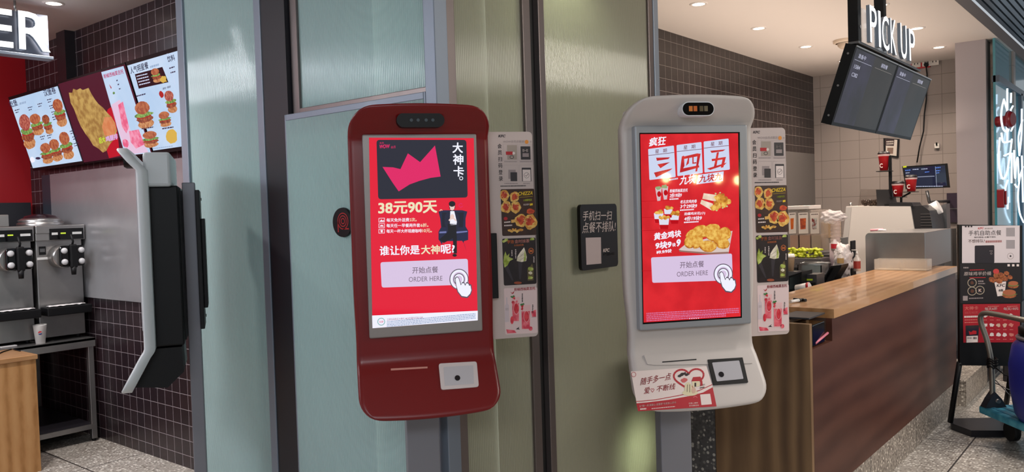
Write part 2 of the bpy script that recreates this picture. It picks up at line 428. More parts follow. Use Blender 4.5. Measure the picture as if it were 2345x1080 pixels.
def door_leaf(idx, axis, fixed, a0, a1, z0, z1, fr0, fr1, gm, fm, pl, depth=0.05):
    """one framed leaf: stiles of width fr0/fr1, rails, glass"""
    root = bpy.data.objects.new(idx, None); C.objects.link(root); root['kind'] = 'structure'
    root.location = (a0, fixed, 0) if axis == 'x' else (fixed, a0, 0)
    def bx(b, p0, p1, q0, q1, m_):      # along, z
        if axis == 'x': b.box(p0, p1, fixed-depth/2, fixed+depth/2, q0, q1, m_, 0.003)
        else: b.box(fixed-depth/2, fixed+depth/2, p0, p1, q0, q1, m_, 0.003)
    for (p0, p1) in ((a0, a0+fr0), (a1-fr1, a1)):
        if p1 > p0: b = B(); bx(b, p0, p1, z0, z1, fm); b.build('stile', root, inv=inv(root))
    b = B(); bx(b, a0+fr0, a1-fr1, z0, z0+0.03, fm); b.build('rail', root, inv=inv(root))
    b = B(); bx(b, a0+fr0, a1-fr1, z1-0.03, z1, fm); b.build('rail', root, inv=inv(root))
    g = fluted(axis, fixed, a0+fr0, a1-fr1, z0+0.03, z1-0.03, gm, sgn=-1 if axis == 'x' else 1)
    g.build('glass', root, inv=inv(root))
    return root
YU, XV = 2.40, -2.34
door_leaf('door_1', 'x', YU, -4.36, -3.545, 0.01, ZT, 0.07, 0.055, GT, ALU, 1)
b = B(); b.box(-3.543, -3.345, YU-0.02, YU+0.06, 0, ZT, DARK); struct('trim_4', b)
# transom and leaf beneath it
door_leaf('window_1', 'x', YU+0.03, -3.342, -2.37, 2.10, ZT, 0.055, 0.02, GT, ALU2, 1)
door_leaf('door_2', 'x', YU-0.035, -3.343, -2.37, 0.01, 2.10, 0.012, 0.012, GT, ALU, 1, 0.02)
b = B(); b.box(-2.37, -2.305, YU-0.045, YU+0.03, 0, ZT, ALU, 0.004); struct('trim_5', b)
door_leaf('door_3', 'y', XV, YU+0.035, 3.0, 0.01, ZT, 0.05, 0.055, GG, ALU2, 1)
b = B(); b.box(XV-0.05, XV-0.005, 3.0, 3.065, 0, ZT, M('deep_black', (6,6,8), 0.6)); struct('trim_6', b)
door_leaf('door_4', 'y', XV, 3.065, 4.155, 0.01, ZT, 0.045, 0.05, GG, ALU2, 1)
b = B(); b.box(XV-0.03, XV+0.03, 4.155, 4.21, 0, ZT, ALU, 0.004); struct('trim_7', b)
# room walls closing the space behind the glass
b = B(); b.box(-4.36, -3.0, 2.78, 2.84, 0, ZT, M('plain_inner_wall', (150,160,158), 0.7)); struct('wall_inner', b)

# ------------------------------------------------------------------ kiosks
def shell_mesh(mat, half, waist, thick=0.05):
    zt, zb, rtp, rbt = 2.005, 0.845, 0.085, 0.075
    def hw(z):
        w_ = half
        w_ -= (half-waist)*math.exp(-((z-1.12)/0.13)**2)
        if z > zt-rtp: t = (z-(zt-rtp))/rtp; w_ -= rtp*(1-sqrt(max(0,1-t*t)))
        if z < zb+rbt: t = ((zb+rbt)-z)/rbt; w_ -= rbt*(1-sqrt(max(0,1-t*t)))
        return w_
    zs = [zb+rbt*(1-cos(pi/2*i/8)) for i in range(8)] + [zb+rbt+(zt-rtp-zb-rbt)*i/50 for i in range(51)] + [zt-rtp+rtp*sin(pi/2*i/8) for i in range(1,9)]
    b = B(); k = b.mi(mat); NS = 24; fr, bk = [], []
    for z in zs:
        w_ = hw(z); e = min(z-zb, zt-z); ez = 0.012*max(0, 1-e/0.012)**2
        ra, rb = [], []
        for j in range(NS+1):
            s_ = sin(pi/2*(-1+2*j/NS)); x = s_*w_; d = w_-abs(x)
            ed = 0.010*max(0, 1-d/0.010)**2
            arch = 0.012*(x/half)**2 * (1 if z > zt-0.3 else 0)*((z-(zt-0.3))/0.3 if z > zt-0.3 else 0)
            zz = z - arch - (0.014*(x/half)**2*-1 if z < zb+0.12 else 0)*max(0,(zb+0.12-z)/0.12)
            y = prof(zz)
            ra.append(b.bm.verts.new((x, y+ed+ez, zz))); rb.append(b.bm.verts.new((x, y+thick, zz)))
        fr.append(ra); bk.append(rb)
    def q(*v):
        f = b.bm.faces.new(v); f.material_index = k; f.smooth = True
    for i in range(len(zs)-1):
        for j in range(NS):
            q(fr[i][j], fr[i][j+1], fr[i+1][j+1], fr[i+1][j]); q(bk[i][j], bk[i+1][j], bk[i+1][j+1], bk[i][j+1])
        q(fr[i][0], fr[i+1][0], bk[i+1][0], bk[i][0]); q(fr[i][NS], bk[i][NS], bk[i+1][NS], fr[i+1][NS])
    for i in (0, len(zs)-1):
        for j in range(NS): q(fr[i][j], bk[i][j], bk[i][j+1], fr[i][j+1])
    return b
def prof(z):
    y = 0.0
    if z > 1.885: y = -0.80*(z-1.885) * min(1, (z-1.885)/0.03)
    if z < 1.06: y = -0.55*(1.06-z) * min(1, (1.06-z)/0.03)
    return y
def pill(b, cx, cz, w_, h, y0, y1, m, n=10):
    r = h/2; pts = []
    for i in range(n+1): t = pi/2-pi*i/n; pts.append((cx+w_/2-r+r*cos(t), y1, cz+r*sin(t)))
    for i in range(n+1): t = -pi/2-pi*i/n; pts.append((cx-w_/2+r+r*cos(t), y1, cz+r*sin(t)))
    b.prism(pts, (0, y0-y1, 0), m)
def frame_of(root, o, v, n):
    Mx = W(root); R = Mx.to_3x3()
    return Mx @ Vector(o), R @ Vector((1,0,0)), R @ Vector(v), R @ Vector(n)
LIPV, LIPN = Vector((0,0.4819,0.8762)), Vector((0,-0.8762,0.4819))
TOPV, TOPN = Vector((0,-0.625,0.781)), Vector((0,-0.781,-0.625))
def kiosk(kind, label, loc, rotz, mat, fw, half, waist):
    t = thing('ordering_kiosk', label, 'kiosk', loc, rotz, 'self-order kiosks on posts')
    shell_mesh(mat, half, waist).build('shell', t)
    frm = M('screen_frame_grey', (150,154,160), 0.4, 0.3) if kind != 'red' else M('screen_frame_warm', (146,140,138), 0.4, 0.3)
    y0 = {'red': -0.014, 'white': -0.032, 'side': -0.006}[kind]
    b = B(); fh, zc = 0.758, 1.52
    b.box(-fw/2, fw/2, y0, 0.02, zc-fh/2, zc+fh/2, frm, 0.006, 3); b.build('screen_frame', t)
    # black body behind, rear cover, foot box
    b = B(); b.box(-0.205, 0.205, 0.045, 0.175, 1.06, 1.82, BLACK, 0.008)
    for zz in (1.6, 1.22): b.box(-0.212, -0.203, 0.10, 0.125, zz-0.05, zz+0.05, DARK)
    b.build('back_housing', t)
    b = B(); b.prism([(-0.19,0.045,1.05),(-0.19,0.16,1.05),(-0.19,0.165,0.93),(-0.19,0.09,0.86),(-0.19,-0.05,0.875)], (0.38,0,0), BLACKG if kind == 'x' else BLACK)
    b.build('printer_box', t)
    cw = 0.25 if kind == 'side' else 0.21; b = B(); b.box(-cw, cw, 0.03, 0.15, 1.815, 1.975, mat if kind != 'red' else BLACK, 0.015, 3)
    b.box(-0.2115, -0.209, 0.085, 0.09, 1.87, 1.93, BLACK); b.build('rear_cover', t)
    b = B(); b.box(-0.17, 0.17, 0.17, 0.184, 1.08, 1.80, BLACK, 0.003); b.box(-0.13, 0.13, 0.246, 0.266, 1.12, 1.80, BLACK, 0.003)
    b.box(-0.10, 0.10, 0.266, 0.284, 1.22, 1.66, BLACK, 0.003)
    for zz in (1.76, 1.16): b.cyl((-0.115,0.270,zz), (-0.115,0.26,zz), 0.008, 0.008, STEEL, 10)
    b.build('mounting_bracket', t)
    # camera pill on the tilted head
    b = B()
    if kind == 'white': pill(b, 0, 1.952, 0.128, 0.052, -0.090, -0.02, M('white_gloss', (225,228,232), 0.25))
    else: pill(b, -0.005, 1.945, 0.178, 0.052, -0.068, -0.02, BLACK)
    cm = b.build('camera_module', t)
    b = B()
    if kind == 'white':
        pill(b, 0, 1.952, 0.122, 0.046, -0.0915, -0.089, BLACKG); b.build('lens_cover', cm)
        b = B()
        for dx, c_ in ((-0.03,(200,120,60)),(-0.012,(190,100,50)),(0.012,(90,80,60)),(0.03,(110,100,80))): b.box(dx-0.007, dx+0.007, -0.0925, -0.0914, 1.943, 1.962, M('sensor_%d'%c_[0], c_, 0.2))
        b.build('sensor_window', cm)
    else:
        for dx in (-0.04,-0.015,0.015,0.04): b.cyl((dx,-0.0695,1.945), (dx,-0.0675,1.945), 0.006, 0.006, M('lens_glass', (70,80,86), 0.1), 12)
        b.build('lens_cover', cm)
    return t
camw = lambda cx_, cz_: EYEV + r0*cx_ + Vector((-sin(YAW), cos(YAW), 0))*cz_
PW = atD(1581.5, 518, 3.06); PR = atD(969, 528, 3.06)
white = kiosk('white', 'white self-order kiosk with red nugget advert screen and flyer on its shelf', (PW.x, PW.y, 0), YAW+radians(12), WHITE, 0.452, 0.262, 0.247)
red = kiosk('red', 'dark red self-order kiosk with pink crown advert on its screen', (PR.x, PR.y, 0), YAW+radians(15), REDK, 0.432, 0.266, 0.262)
PS = atD(333, 620, 3.98)
side = kiosk('side', 'white kiosk seen edge-on with black back, beside the order counter', (PS.x, PS.y, -0.05), radians(-31), M('white_plastic_cool', (196,202,206), 0.4), 0.45, 0.262, 0.255)
b = B(); b.box(-0.197, 0.197, -0.0075, -0.0065, 1.17, 1.87, glow('side_screen_red', (190,20,30), 1.0)); b.build('screen', side)
# posts
for kk, (k_, lab, h) in enumerate(((white, 'grey steel post behind the white front-facing kiosk', 1.84), (red, 'grey steel post behind the dark red kiosk', 1.84), (side, 'grey steel post gripped by the edge-on white kiosk bracket', 1.84))):
    p = thing('mounting_post', lab, 'post', W(k_) @ Vector((0,0.215,0)), k_.rotation_euler.z, 'kiosk mounting posts')
    b = B(); hw_ = 0.066 if k_ is not side else 0.05
    b.box(-hw_, hw_, -0.03, 0.03, 0.008, h, POSTM, 0.004); b.build('tube', p)
    b = B(); b.box(-hw_-0.04, hw_+0.04, -0.08, 0.08, 0.0, 0.008, STEELD, 0.002); b.build('base_plate', p)

# ---- screen artwork: dark red kiosk
S_RED = glow('lit_red', (226,14,48), 1.0); S_NAVY = glow('lit_navy', (34,34,48)); S_PINK = glow('lit_magenta', (222,26,98))
S_WHITE = glow('lit_white', (236,236,250), 1.05); S_CREAM = glow('lit_cream', (236,226,190)); S_BTN = glow('lit_lilac', (216,196,226))
S_GREY = glow('lit_grey_text', (120,104,122)); S_DIM = glow('lit_darkred_dots', (150,150,190)); S_SKIN = glow('lit_skin', (236,206,196)); S_BLK = glow('lit_black', (18,16,24)); S_CHAIR = glow('lit_chair', (30,34,66))
def hand(g, dx, dy, l=6):
    P = lambda pts: [(x+dx, y+dy) for x, y in pts]
    dk = glow('lit_handshade', (92,80,96))
    g.ring(1051+dx, 639+dy, 22, 24, 4, dk, l); g.ring(1051+dx, 639+dy, 20, 22, 5, S_WHITE, l+1)
    g.ring(1051+dx, 639+dy, 13, 14, 4.5, dk, l); g.ring(1051+dx, 639+dy, 11, 12, 3.5, S_WHITE, l+1)
    g.poly(P([(1041,636),(1046,632),(1051,636),(1056,650),(1058,645),(1063,646),(1065,650),(1068,645),(1073,647),(1075,650),(1079,651),(1081,664),(1078,674),(1070,682),(1056,680),(1047,668),(1044,655)]), dk, l+2)
    g.poly(P([(1043,638),(1046,634),(1050,637),(1055,653),(1058,648),(1062,648),(1065,654),(1068,648),(1072,649),(1074,654),(1077,653),(1079,664),(1076,672),(1069,679),(1057,677),(1049,667),(1045,654)]), S_WHITE, l+3)
g = Gfx(*frame_of(red, (0,-0.0145,1.52), (0,0,1), (0,-1,0)))
g.poly([(845,315),(1085,316),(1094,733),(853,751)], S_RED, 1)
g.poly([(852,722),(1094,711),(1094,733),(853,751)], S_WHITE, 2)
g.rrect([(862,320),(1068,320),(1071,452),(866,456)], 0.012, S_NAVY, 2)
g.poly([(876,382),(900,383),(917,387),(934,351),(962,371),(996,333),(1009,404),(986,407),(960,414),(938,422),(913,438),(899,418)], S_PINK, 3)
g.text('WOW', (868,340), (892,339), 9, S_PINK, 3, 0.03, shear=1); g.text('会员', (895,340), (906,339), 6, S_PINK, 3)
g.text('会员', (869,329), (879,329), 4, S_PINK, 3)
for i, ch in enumerate('大神卡'): g.text(ch, (1036+i*1.2, 350+i*27), (1060+i*1.2, 350+i*27), 24, S_WHITE, 3, 0.03)
g.ring(1056, 408, 4.5, 4.5, 1.6, S_WHITE, 3, 14)
g.text('38元90天', (866,491), (1001,487), 29, S_CREAM, 3, 0.035); g.ring(1010, 482, 3, 3, 1.2, S_CREAM, 3, 10)
for i, (a_, b_, x2, x3) in enumerate((('每天免外送费','2次。',937,954), ('每天任一早餐两件套','6折。',962,981), ('每天一杯大杯现磨咖啡','10元。',966,989))):
    y = 508+i*12.6
    g.text(a_, (885,y), (x2,y-1), 8.6, S_WHITE, 3, 0.02); g.text(b_, (x2+1,y-1), (x3,y-1.4), 8.6, S_CREAM, 3, 0.02)
    g.poly([(867,y-9),(881,y-9.4),(881,y+0.6),(867,y+1)], S_WHITE, 3); g.poly([(868,y-8),(880,y-8.4),(880,y-0.4),(868,y)], S_RED, 4)
    if i == 0: g.poly([(870,y-2),(873,y-6),(876,y-3),(879,y-5),(879,y-1.5),(870,y-1)], S_WHITE, 5)
    if i == 1: g.ell(874, y-2.4, 4.4, 3.4, S_WHITE, 5, 10, a0=pi, a1=2*pi)
    if i == 2: g.poly([(871,y-7),(877,y-7),(876,y-1.5),(872,y-1.5)], S_WHITE, 5)
g.text('谁让你是', (869,585), (961,582), 22, S_WHITE, 8, 0.03); g.text('大神', (964,582), (1007,581), 21, S_CREAM, 8, 0.03); g.text('呢?', (1009,581), (1041,579), 21, S_WHITE, 8, 0.03)
# man seated in a wing chair
g.poly([(1004,484),(1016,481),(1058,481),(1070,484),(1066,500),(1066,518),(1072,528),(1072,549),(1062,552),(1062,556),(1068,575),(1064,560),(1058,551),(1014,552),(1012,560),(1008,553),(1004,548),(1004,530),(1010,520),(1008,500)], S_CHAIR, 4)
g.poly([(1012,486),(1062,486),(1060,520),(1012,520)], glow('lit_chair_inner', (22,22,40)), 5)
g.poly([(1006,530),(1022,529),(1022,533),(1006,534)], glow('lit_sheen', (110,116,170)), 5); g.poly([(1044,530),(1070,528),(1070,531),(1044,534)], glow('lit_sheen', (110,116,170)), 5)
g.poly([(1025,484),(1034,480),(1044,484),(1051,494),(1051,516),(1046,530),(1024,530),(1018,512),(1018,494)], glow('lit_jacket', (30,30,54)), 6)
g.poly([(1031,483),(1040,483),(1046,508),(1045,514),(1030,516)], S_WHITE, 7)
g.ell(1035, 473, 6, 8.5, S_SKIN, 7); g.ell(1035, 466.5, 7.6, 6.4, S_BLK, 8); g.ell(1035, 496, 5, 6, S_SKIN, 8, 10, jit=0.15)
g.poly([(1028,468),(1031,478),(1029,478)], S_BLK, 8); g.poly([(1042,468),(1042,477),(1040,478)], S_BLK, 8)
g.stroke([(1032,473),(1033.6,473)], 0.8, S_BLK, 9); g.stroke([(1036.4,473),(1038,473)], 0.8, S_BLK, 9); g.stroke([(1034,478),(1036,478)], 0.7, glow('lit_lip',(190,90,90)), 9)
g.stroke([(1028,505),(1034,498)], 3.4, S_SKIN, 8); g.stroke([(1044,505),(1037,498)], 3.4, S_SKIN, 8)
g.poly([(1025,512),(1044,512),(1046,545),(1046,580),(1038,580),(1037,545),(1016,556),(1006,548),(1026,530)], S_BLK, 7)
g.ell(1041, 584, 5, 3.4, S_BLK, 8)
g.ring(1055, 470, 5, 5, 1.5, S_PINK, 3, 12, 0.2, 5.6)
g.rrect([(871,600),(1071,592),(1073,651),(874,658)], 0.009, S_BTN, 5)
g.text('开始点餐', (944,626), (1003,624), 15, S_GREY, 6, 0.012); g.text('ORDER HERE', (936,645), (1013,642), 11, S_GREY, 6)
hand(g, 0, 0, 6)
g.ring(873, 736, 9, 9, 2, glow('lit_badge', (150,190,190)), 3, 18); g.text('VIP', (868,739), (878,739), 5, S_PINK, 4)
g.text('立即扫码购买大神卡 ★30天最多可省150P', (886,734), (968,729), 5.5, glow('lit_smallred', (150,60,110)), 3)
for k in range(4): g.fine(886, 737.5+k*3.5, 1089, 718.5+k*3.5, 2.2, glow('lit_bluegrey', (160,176,206)), 3, 1.5, 6, 0.9)
g.build('screen', red)
# receipt slot and scanner tray on the lip (dark red)
g = Gfx(*frame_of(red, Vector((0,prof(0.95),0.95)), LIPV, LIPN))
b = g.b
c0, c1 = g.px(895,846), g.px(979,841)
q = [g.px(895,843.5), g.px(979,839), g.px(979,843), g.px(895,848)]
b.prism([g.at(p, 0) for p in q], g.N*0.002, M('slot_metal', (214,150,140), 0.3, 0.4)); g.build('receipt_slot', red, solid=True)
def tray(root, quad, inner, fm, fr_h, im, dot, dr, gp):
    b = gp.b
    def solid(qd, rr, h0, h1, m_):
        qq = [gp.px(*p) for p in qd]; out = []
        for i in range(4):
            p = qq[i]; a = (qq[i-1]-p).normalized(); c = (qq[(i+1)%4]-p).normalized()
            for k in range(5): t_ = k/4; out.append(p+a*rr*(1-t_)**2+c*rr*t_**2)
        b.prism([gp.O+gp.U*p[0]+gp.V*p[1]+gp.N*h0 for p in out], gp.N*(h1-h0), m_)
    solid(quad, 0.010 if dr else 0.002, -0.004, fr_h, fm); solid(inner, 0.004, fr_h, fr_h+0.0006, im)
    o = gp.build('scanner_window', root, solid=True)
    g2 = Gfx(gp.O, gp.U, gp.V, gp.N); c = g2.px(*dot)
    ctr = g2.O+g2.U*c[0]+g2.V*c[1]
    g2.b.cyl(ctr+g2.N*(fr_h), ctr+g2.N*(fr_h+0.003), 0.011, 0.010, M('scanner_lens', (30,28,32), 0.2), 20)
    g2.b.build('scanner_lens', o, inv=inv(root))
    return o
g = Gfx(*frame_of(red, Vector((0,prof(0.95),0.95)), LIPV, LIPN))
tray(red, [(1004,833),(1091,828),(1096,886),(1010,893)], [(1015,841),(1083,837),(1085,879),(1018,884)], M('white_tray', (208,198,198), 0.35), 0.006, M('tray_inside', (188,186,192), 0.4), (1047,866), 1, g)

# ---- screen artwork: white kiosk
W_RED = noisy('lit_red_paper', (206,22,34), (222,32,42), 14, 0.04, 1.0); W_RED2 = glow('lit_red_deep', (186,14,26))
N1 = noisy('lit_nugget', (208,140,44), (240,196,96), 70, 0.04, 1.0); N2 = noisy('lit_nugget_shadow', (168,92,26), (216,150,54), 70, 0.04, 1.0)
N3 = noisy('lit_wrap', (226,196,168), (246,228,208), 40, 0.04, 1.0)
g = Gfx(*frame_of(white, (0,-0.0325,1.52), (0,0,1), (0,-1,0)))
g.poly([(1464,304),(1694,302),(1699,727),(1472,742)], BLACKG, 1)
g.poly([(1466,307),(1690,305),(1696,724),(1474,738)], W_RED, 2)
g.text('疯狂', (1485,336), (1523,332), 21, S_WHITE, 5, 0.03, shear=3)
S_CARD = glow('lit_card', (206,214,240)); S_BR = glow('lit_brown', (112,50,64)); S_STR = noisy('lit_brush_red', (184,26,34), (214,52,46), 30, 0.04, 1.0)
cards = [((1484,341),(1543,333),(1547,405),(1487,412)), ((1549,332),(1606,325),(1609,396),(1551,403)), ((1611,324),(1668,317),(1671,388),(1613,395))]
for i, q in enumerate(cards):
    g.rrect(q, 0.004, S_CARD, 4)
    a_, b_, c_, d_ = q
    g.stroke([(a_[0]+0.5, a_[1]+15), (b_[0]+0.5, b_[1]+16)], 1.2, S_BR, 5)
    g.text('星', (a_[0]+16,a_[1]+10.5), (a_[0]+25,a_[1]+9.5), 9, S_BR, 5, 0.01); g.text('期', (a_[0]+34,a_[1]+8.5), (a_[0]+43,a_[1]+7.5), 9, S_BR, 5, 0.01)
P5 = lambda pts, m_=S_STR: g.poly(pts, m_, 6)
P5([(1502,361),(1534,360),(1530,364),(1504,368)]); P5([(1505,376),(1534,371),(1512,385)]); P5([(1497,395),(1540,385),(1534,390),(1502,406)])
P5([(1561,358),(1566,356),(1567,380),(1560,392),(1556,396)]); P5([(1562,359),(1596,351),(1605,352),(1596,358),(1566,364)]); P5([(1597,353),(1604,352),(1596,392),(1592,393)])
P5([(1560,386),(1600,378),(1601,383),(1558,395)]); P5([(1575,362),(1578,362),(1577,374),(1570,380)]); P5([(1585,359),(1588,359),(1588,372),(1594,371),(1594,374),(1585,375)])
P5([(1626,345),(1661,342),(1655,346),(1629,350)]); P5([(1641,349),(1646,348),(1640,382),(1634,383)]); P5([(1629,364),(1662,359),(1656,383),(1650,384),(1654,365),(1630,369)]); P5([(1618,386),(1664,372),(1658,378),(1626,389)])
g.text('九块', (1555,424), (1591,419), 22, S_WHITE, 6, 0.03, shear=4)
g.poly([(1599,400),(1657,392),(1655,414),(1594,422)], S_CARD, 5); g.text('九块九', (1599,419), (1652,412), 18, W_RED2, 7, 0.03, shear=3)
g.fine(1532, 413.5, 1552, 410, 3.4, S_CARD, 5)
def info(x0, y0, title, price, x1, x2, sl=-0.05, small=8, big=10):
    g.text(title, (x0,y0), (x1,y0+sl*(x1-x0)), small, S_WHITE, 5, 0.02, shear=1)
    g.text(price, (x0,y0+big+1.5), (x2,y0+big+1.5+sl*(x2-x0)), big, S_WHITE, 5, 0.03, shear=1.5)
    g.fine(x0, y0+big+6.5, x2-6, y0+big+6.5+sl*(x2-x0), 3, S_WHITE, 5, 1.5, 3)
info(1533,441,'粉椒西柚莫吉托','2份19块9',1574,1560)
info(1557,466,'老北京鸡肉卷','3个29块9',1595,1595)
info(1566,494,'劲爆鸡米花(小)','4份19块9',1614,1606)
g.text('黄金鸡块', (1497,550), (1559,542), 17, S_WHITE, 5, 0.04, shear=1); g.text('9块9', (1500,571), (1537,567), 17, S_WHITE, 5, 0.05, shear=1); g.text('块', (1539,565), (1547,564), 9, S_WHITE, 5, 0.04); g.text('9', (1548,565), (1558,563), 17, S_WHITE, 5, 0.05, shear=1)
g.text('¥9.9/9块', (1502,582), (1537,578), 9, S_WHITE, 5, 0.04, shear=1.5)
for (x, y) in ((1508,444),(1523,441)):
    g.poly([(x-8,y-14),(x+7,y-15),(x+4,y+15),(x-3,y+16)], glow('lit_cup', (214,190,196)), 5); g.ell(x+1, y, 4.6, 6.5, W_RED2, 6); g.ell(x-1, y-14, 7, 4.5, glow('lit_mint', (150,170,120)), 6, 10, jit=0.25)
g.poly([(1611,442),(1640,446),(1643,454),(1640,461),(1608,455)], N3, 5); g.poly([(1606,457),(1632,466),(1634,476),(1630,482),(1603,466)], N3, 6)
for (x, y, r) in ((1642,452,8),(1651,448,7),(1660,455,8),(1667,463,7),(1650,460,8),(1633,475,8),(1643,472,8),(1640,464,6),(1656,468,7)): g.ell(x, y, r, r*0.95, random.choice((N1,N2)), 7, 12, jit=0.3)
for (x, y) in ((1638,443),(1648,441),(1664,472),(1640,482),(1655,476)): g.ell(x, y, 2.4, 1.6, glow('lit_lettuce', (190,206,140)), 8, 8, jit=0.4)
for (x, y, s_) in ((1530,478,10),(1508,488,11),(1544,490,11),(1520,500,12)):
    g.poly([(x-s_,y),(x+s_,y),(x+s_*0.75,y+s_*2.0),(x-s_*0.75,y+s_*2.0)], glow('lit_tub', (222,222,238)), 6 if s_ < 12 else 8)
    g.poly([(x-s_*0.86,y+s_*1.2),(x+s_*0.86,y+s_*1.2),(x+s_*0.75,y+s_*2.0),(x-s_*0.75,y+s_*2.0)], W_RED2, 7 if s_ < 12 else 9)
    for j in range(9): g.ell(x+random.uniform(-s_*.8,s_*.8), y-random.uniform(-1,6), 4, 3.4, random.choice((N1,N2)), 9 if s_ < 12 else 11, 9, jit=0.25)
g.poly([(1554,571),(1568,560),(1677,528),(1668,579),(1625,580),(1560,575)], glow('lit_plate', (214,196,190)), 5); g.poly([(1554,571),(1560,573),(1625,578),(1668,576),(1668,581),(1620,582),(1556,576)], glow('lit_plate_edge', (150,110,100)), 6)
for (x, y, rx, ry, r_) in ((1600,525,17,9,-.4),(1632,520,16,8,0),(1585,535,15,10,-.5),(1612,530,16,11,-.2),(1660,532,14,12,.8),(1634,536,17,13,-.2),(1649,548,16,13,0.3),(1580,552,12,15,.5),(1596,551,12,16,.45),(1655,556,14,11,0),(1621,562,19,12,0.05)):
    g.ell(x, y+1.6, rx+1.2, ry+1.2, N2, 7+random.randint(0,1), 16, r_, 0.06); g.ell(x, y, rx, ry*0.93, N1, 10+random.randint(0,2), 16, r_, 0.07)
g.rrect([(1490,589),(1675,580),(1677,641),(1493,647)], 0.007, S_BTN, 13)
g.text('开始点餐', (1556,614), (1611,611), 15, S_GREY, 14, 0.012); g.text('ORDER HERE', (1549,633), (1620,629), 11, S_GREY, 14)
hand(g, 604, -12, 15)
for k in range(5): g.fine(1480, 718.5+k*4.2, 1692-(k > 2)*30, 707+k*4.2, 2.5, glow('lit_fine_pink', (214,110,150)), 4, 2, 7, 0.9)
for k in range(5): g.ell(1579+k*5, 729-k*0.3, 1.1, 1.1, S_WHITE, 5, 8)
for yy in (461,498,528,620): g.stroke([(1469,yy),(1540,yy-3)], 0.8, W_RED2, 3)
g.build('screen', white)
# lip of the white kiosk: raised receipt panel, slot, scanner
LO = Vector((0,prof(0.95),0.95))
g = Gfx(*frame_of(white, LO, LIPV, LIPN))
q = [g.px(*p) for p in ((1474,813),(1700,797),(1712,806),(1722,832),(1500,836),(1482,834))]
g.b.prism([g.O+g.U*p[0]+g.V*p[1]-g.N*0.004 for p in q], g.N*0.0075, WHITE); g.build('receipt_panel', white, solid=True)
g = Gfx(*frame_of(white, LO, LIPV, LIPN)); q = [g.px(*p) for p in ((1516,828),(1594,822),(1594,824.4),(1516,830.4))]
g.b.prism([g.O+g.U*p[0]+g.V*p[1]+g.N*0.0035 for p in q], g.N*0.001, BLACK); g.build('receipt_slot', white, solid=True)
g = Gfx(*frame_of(white, LO, LIPV, LIPN))
tray(white, [(1619,824),(1699,819),(1712,876),(1633,882)], [(1629,831),(1691,826),(1701,868),(1640,874)], BLACK, 0.0065, M('scan_glass', (176,174,180), 0.25), (1650,858), 0, g)
# flyer lying on the lip
fl = thing('paper_flyer', 'red and white charity flyer taped on the white kiosk shelf', 'flyer', white.location + Vector((0,0,0.9)), white.rotation_euler.z)
g = Gfx(*frame_of(white, LO+LIPN*0.003, LIPV, LIPN), step=0.00025)
P_W = M('flyer_paper', (224,208,204), 0.5); P_R = M('flyer_red', (172,18,36), 0.5); P_K = M('flyer_black', (40,28,30), 0.5); P_C = M('flyer_cream', (216,204,170), 0.5)
g.poly([(1445,850),(1618,838),(1632,884),(1641,930),(1461,941)], P_W, 1)
g.poly([(1457,923),(1480,921),(1530,915),(1580,906),(1610,898),(1632,886),(1641,930),(1461,941)], P_R, 2)
g.stroke([(1456,919),(1500,915),(1560,904),(1600,894),(1631,880)], 1.6, P_R, 3)
g.text('随手多一点', (1466,882), (1535,869), 17, P_R, 4, 0.01, shear=3); g.text('爱', (1474,902), (1487,900), 15, P_R, 4, 0.01, shear=2); g.text('不断线', (1502,898), (1545,891), 15, P_R, 4, 0.01, shear=3)
hp = [(1494+3.6*16*sin(t)**3/16*1.0, 893-(13*cos(t)-5*cos(2*t)-2*cos(3*t)-cos(4*t))*0.30) for t in [2*pi*i/20 for i in range(21)]]; g.stroke(hp, 1.0, P_R, 4)
hp = [(1577+2.15*16*sin(t)**3, 866-(13*cos(t)-5*cos(2*t)-2*cos(3*t)-cos(4*t))*1.75-(1.5*sin(t)**3)) for t in [2*pi*i/40 for i in range(41)]]
g.stroke(hp, 4.2, P_R, 3)
for p in ((1556,860),(1562,857),(1568,855),(1573,857)): g.ell(p[0], p[1], 4.6, 3.6, P_K, 4, 10, jit=0.3)
g.ell(1566, 870, 7, 5, M('flyer_pinkish', (196,90,90), 0.5), 5, 12, jit=0.25)
g.poly([(1583,873),(1587,863),(1604,862),(1608,872)], P_R, 5); g.poly([(1584,873),(1602,872),(1602,884),(1586,886)], P_C, 5); g.poly([(1590,876),(1594,876),(1594,885),(1590,885)], P_K, 6); g.poly([(1604,872),(1608,872),(1609,882),(1603,884)], P_R, 6)
g.ell(1580, 899, 18, 7, P_C, 5); g.ell(1576, 888, 9, 13, P_C, 6, 14, jit=0.05); g.ell(1588, 893, 5, 7, M('flyer_peach',(206,170,150),0.5), 7)
g.stroke([(1574,880),(1573,897)], 1, P_K, 8); g.stroke([(1579,880),(1579,898)], 1, P_K, 8)
g.text('爱心厨房', (1603,884), (1614,882), 4, P_K, 6); g.stroke([(1602,888),(1613,886)], 2, P_K, 6)
g.text('让“随一点·捐爱心·送营养”在更多人手中', (1464,934.0-2), (1548,925.5-2), 5, P_W, 4, 0.01); g.fine(1466, 938, 1480, 937, 3.4, P_W, 4, 3, 4); g.fine(1492, 936, 1546, 931, 1.6, P_W, 4)
g.text('扫描二维码', (1577,925), (1598,923.5), 3.6, P_W, 4); g.text('参与捐款活动', (1578,930.5), (1600,929), 3.6, P_W, 4)
g.ring(1592, 910, 5, 3, 1.2, M('flyer_rose',(220,120,130),0.5), 4, 12, 3.3, 6.2)
g.ring(1451, 857, 5.5, 6, 1, P_R, 4, 16)
g.rrect([(1603,903),(1626,901),(1630,925),(1606,927)], 0.001, P_W, 4)
g.build('printed_sheet', fl)

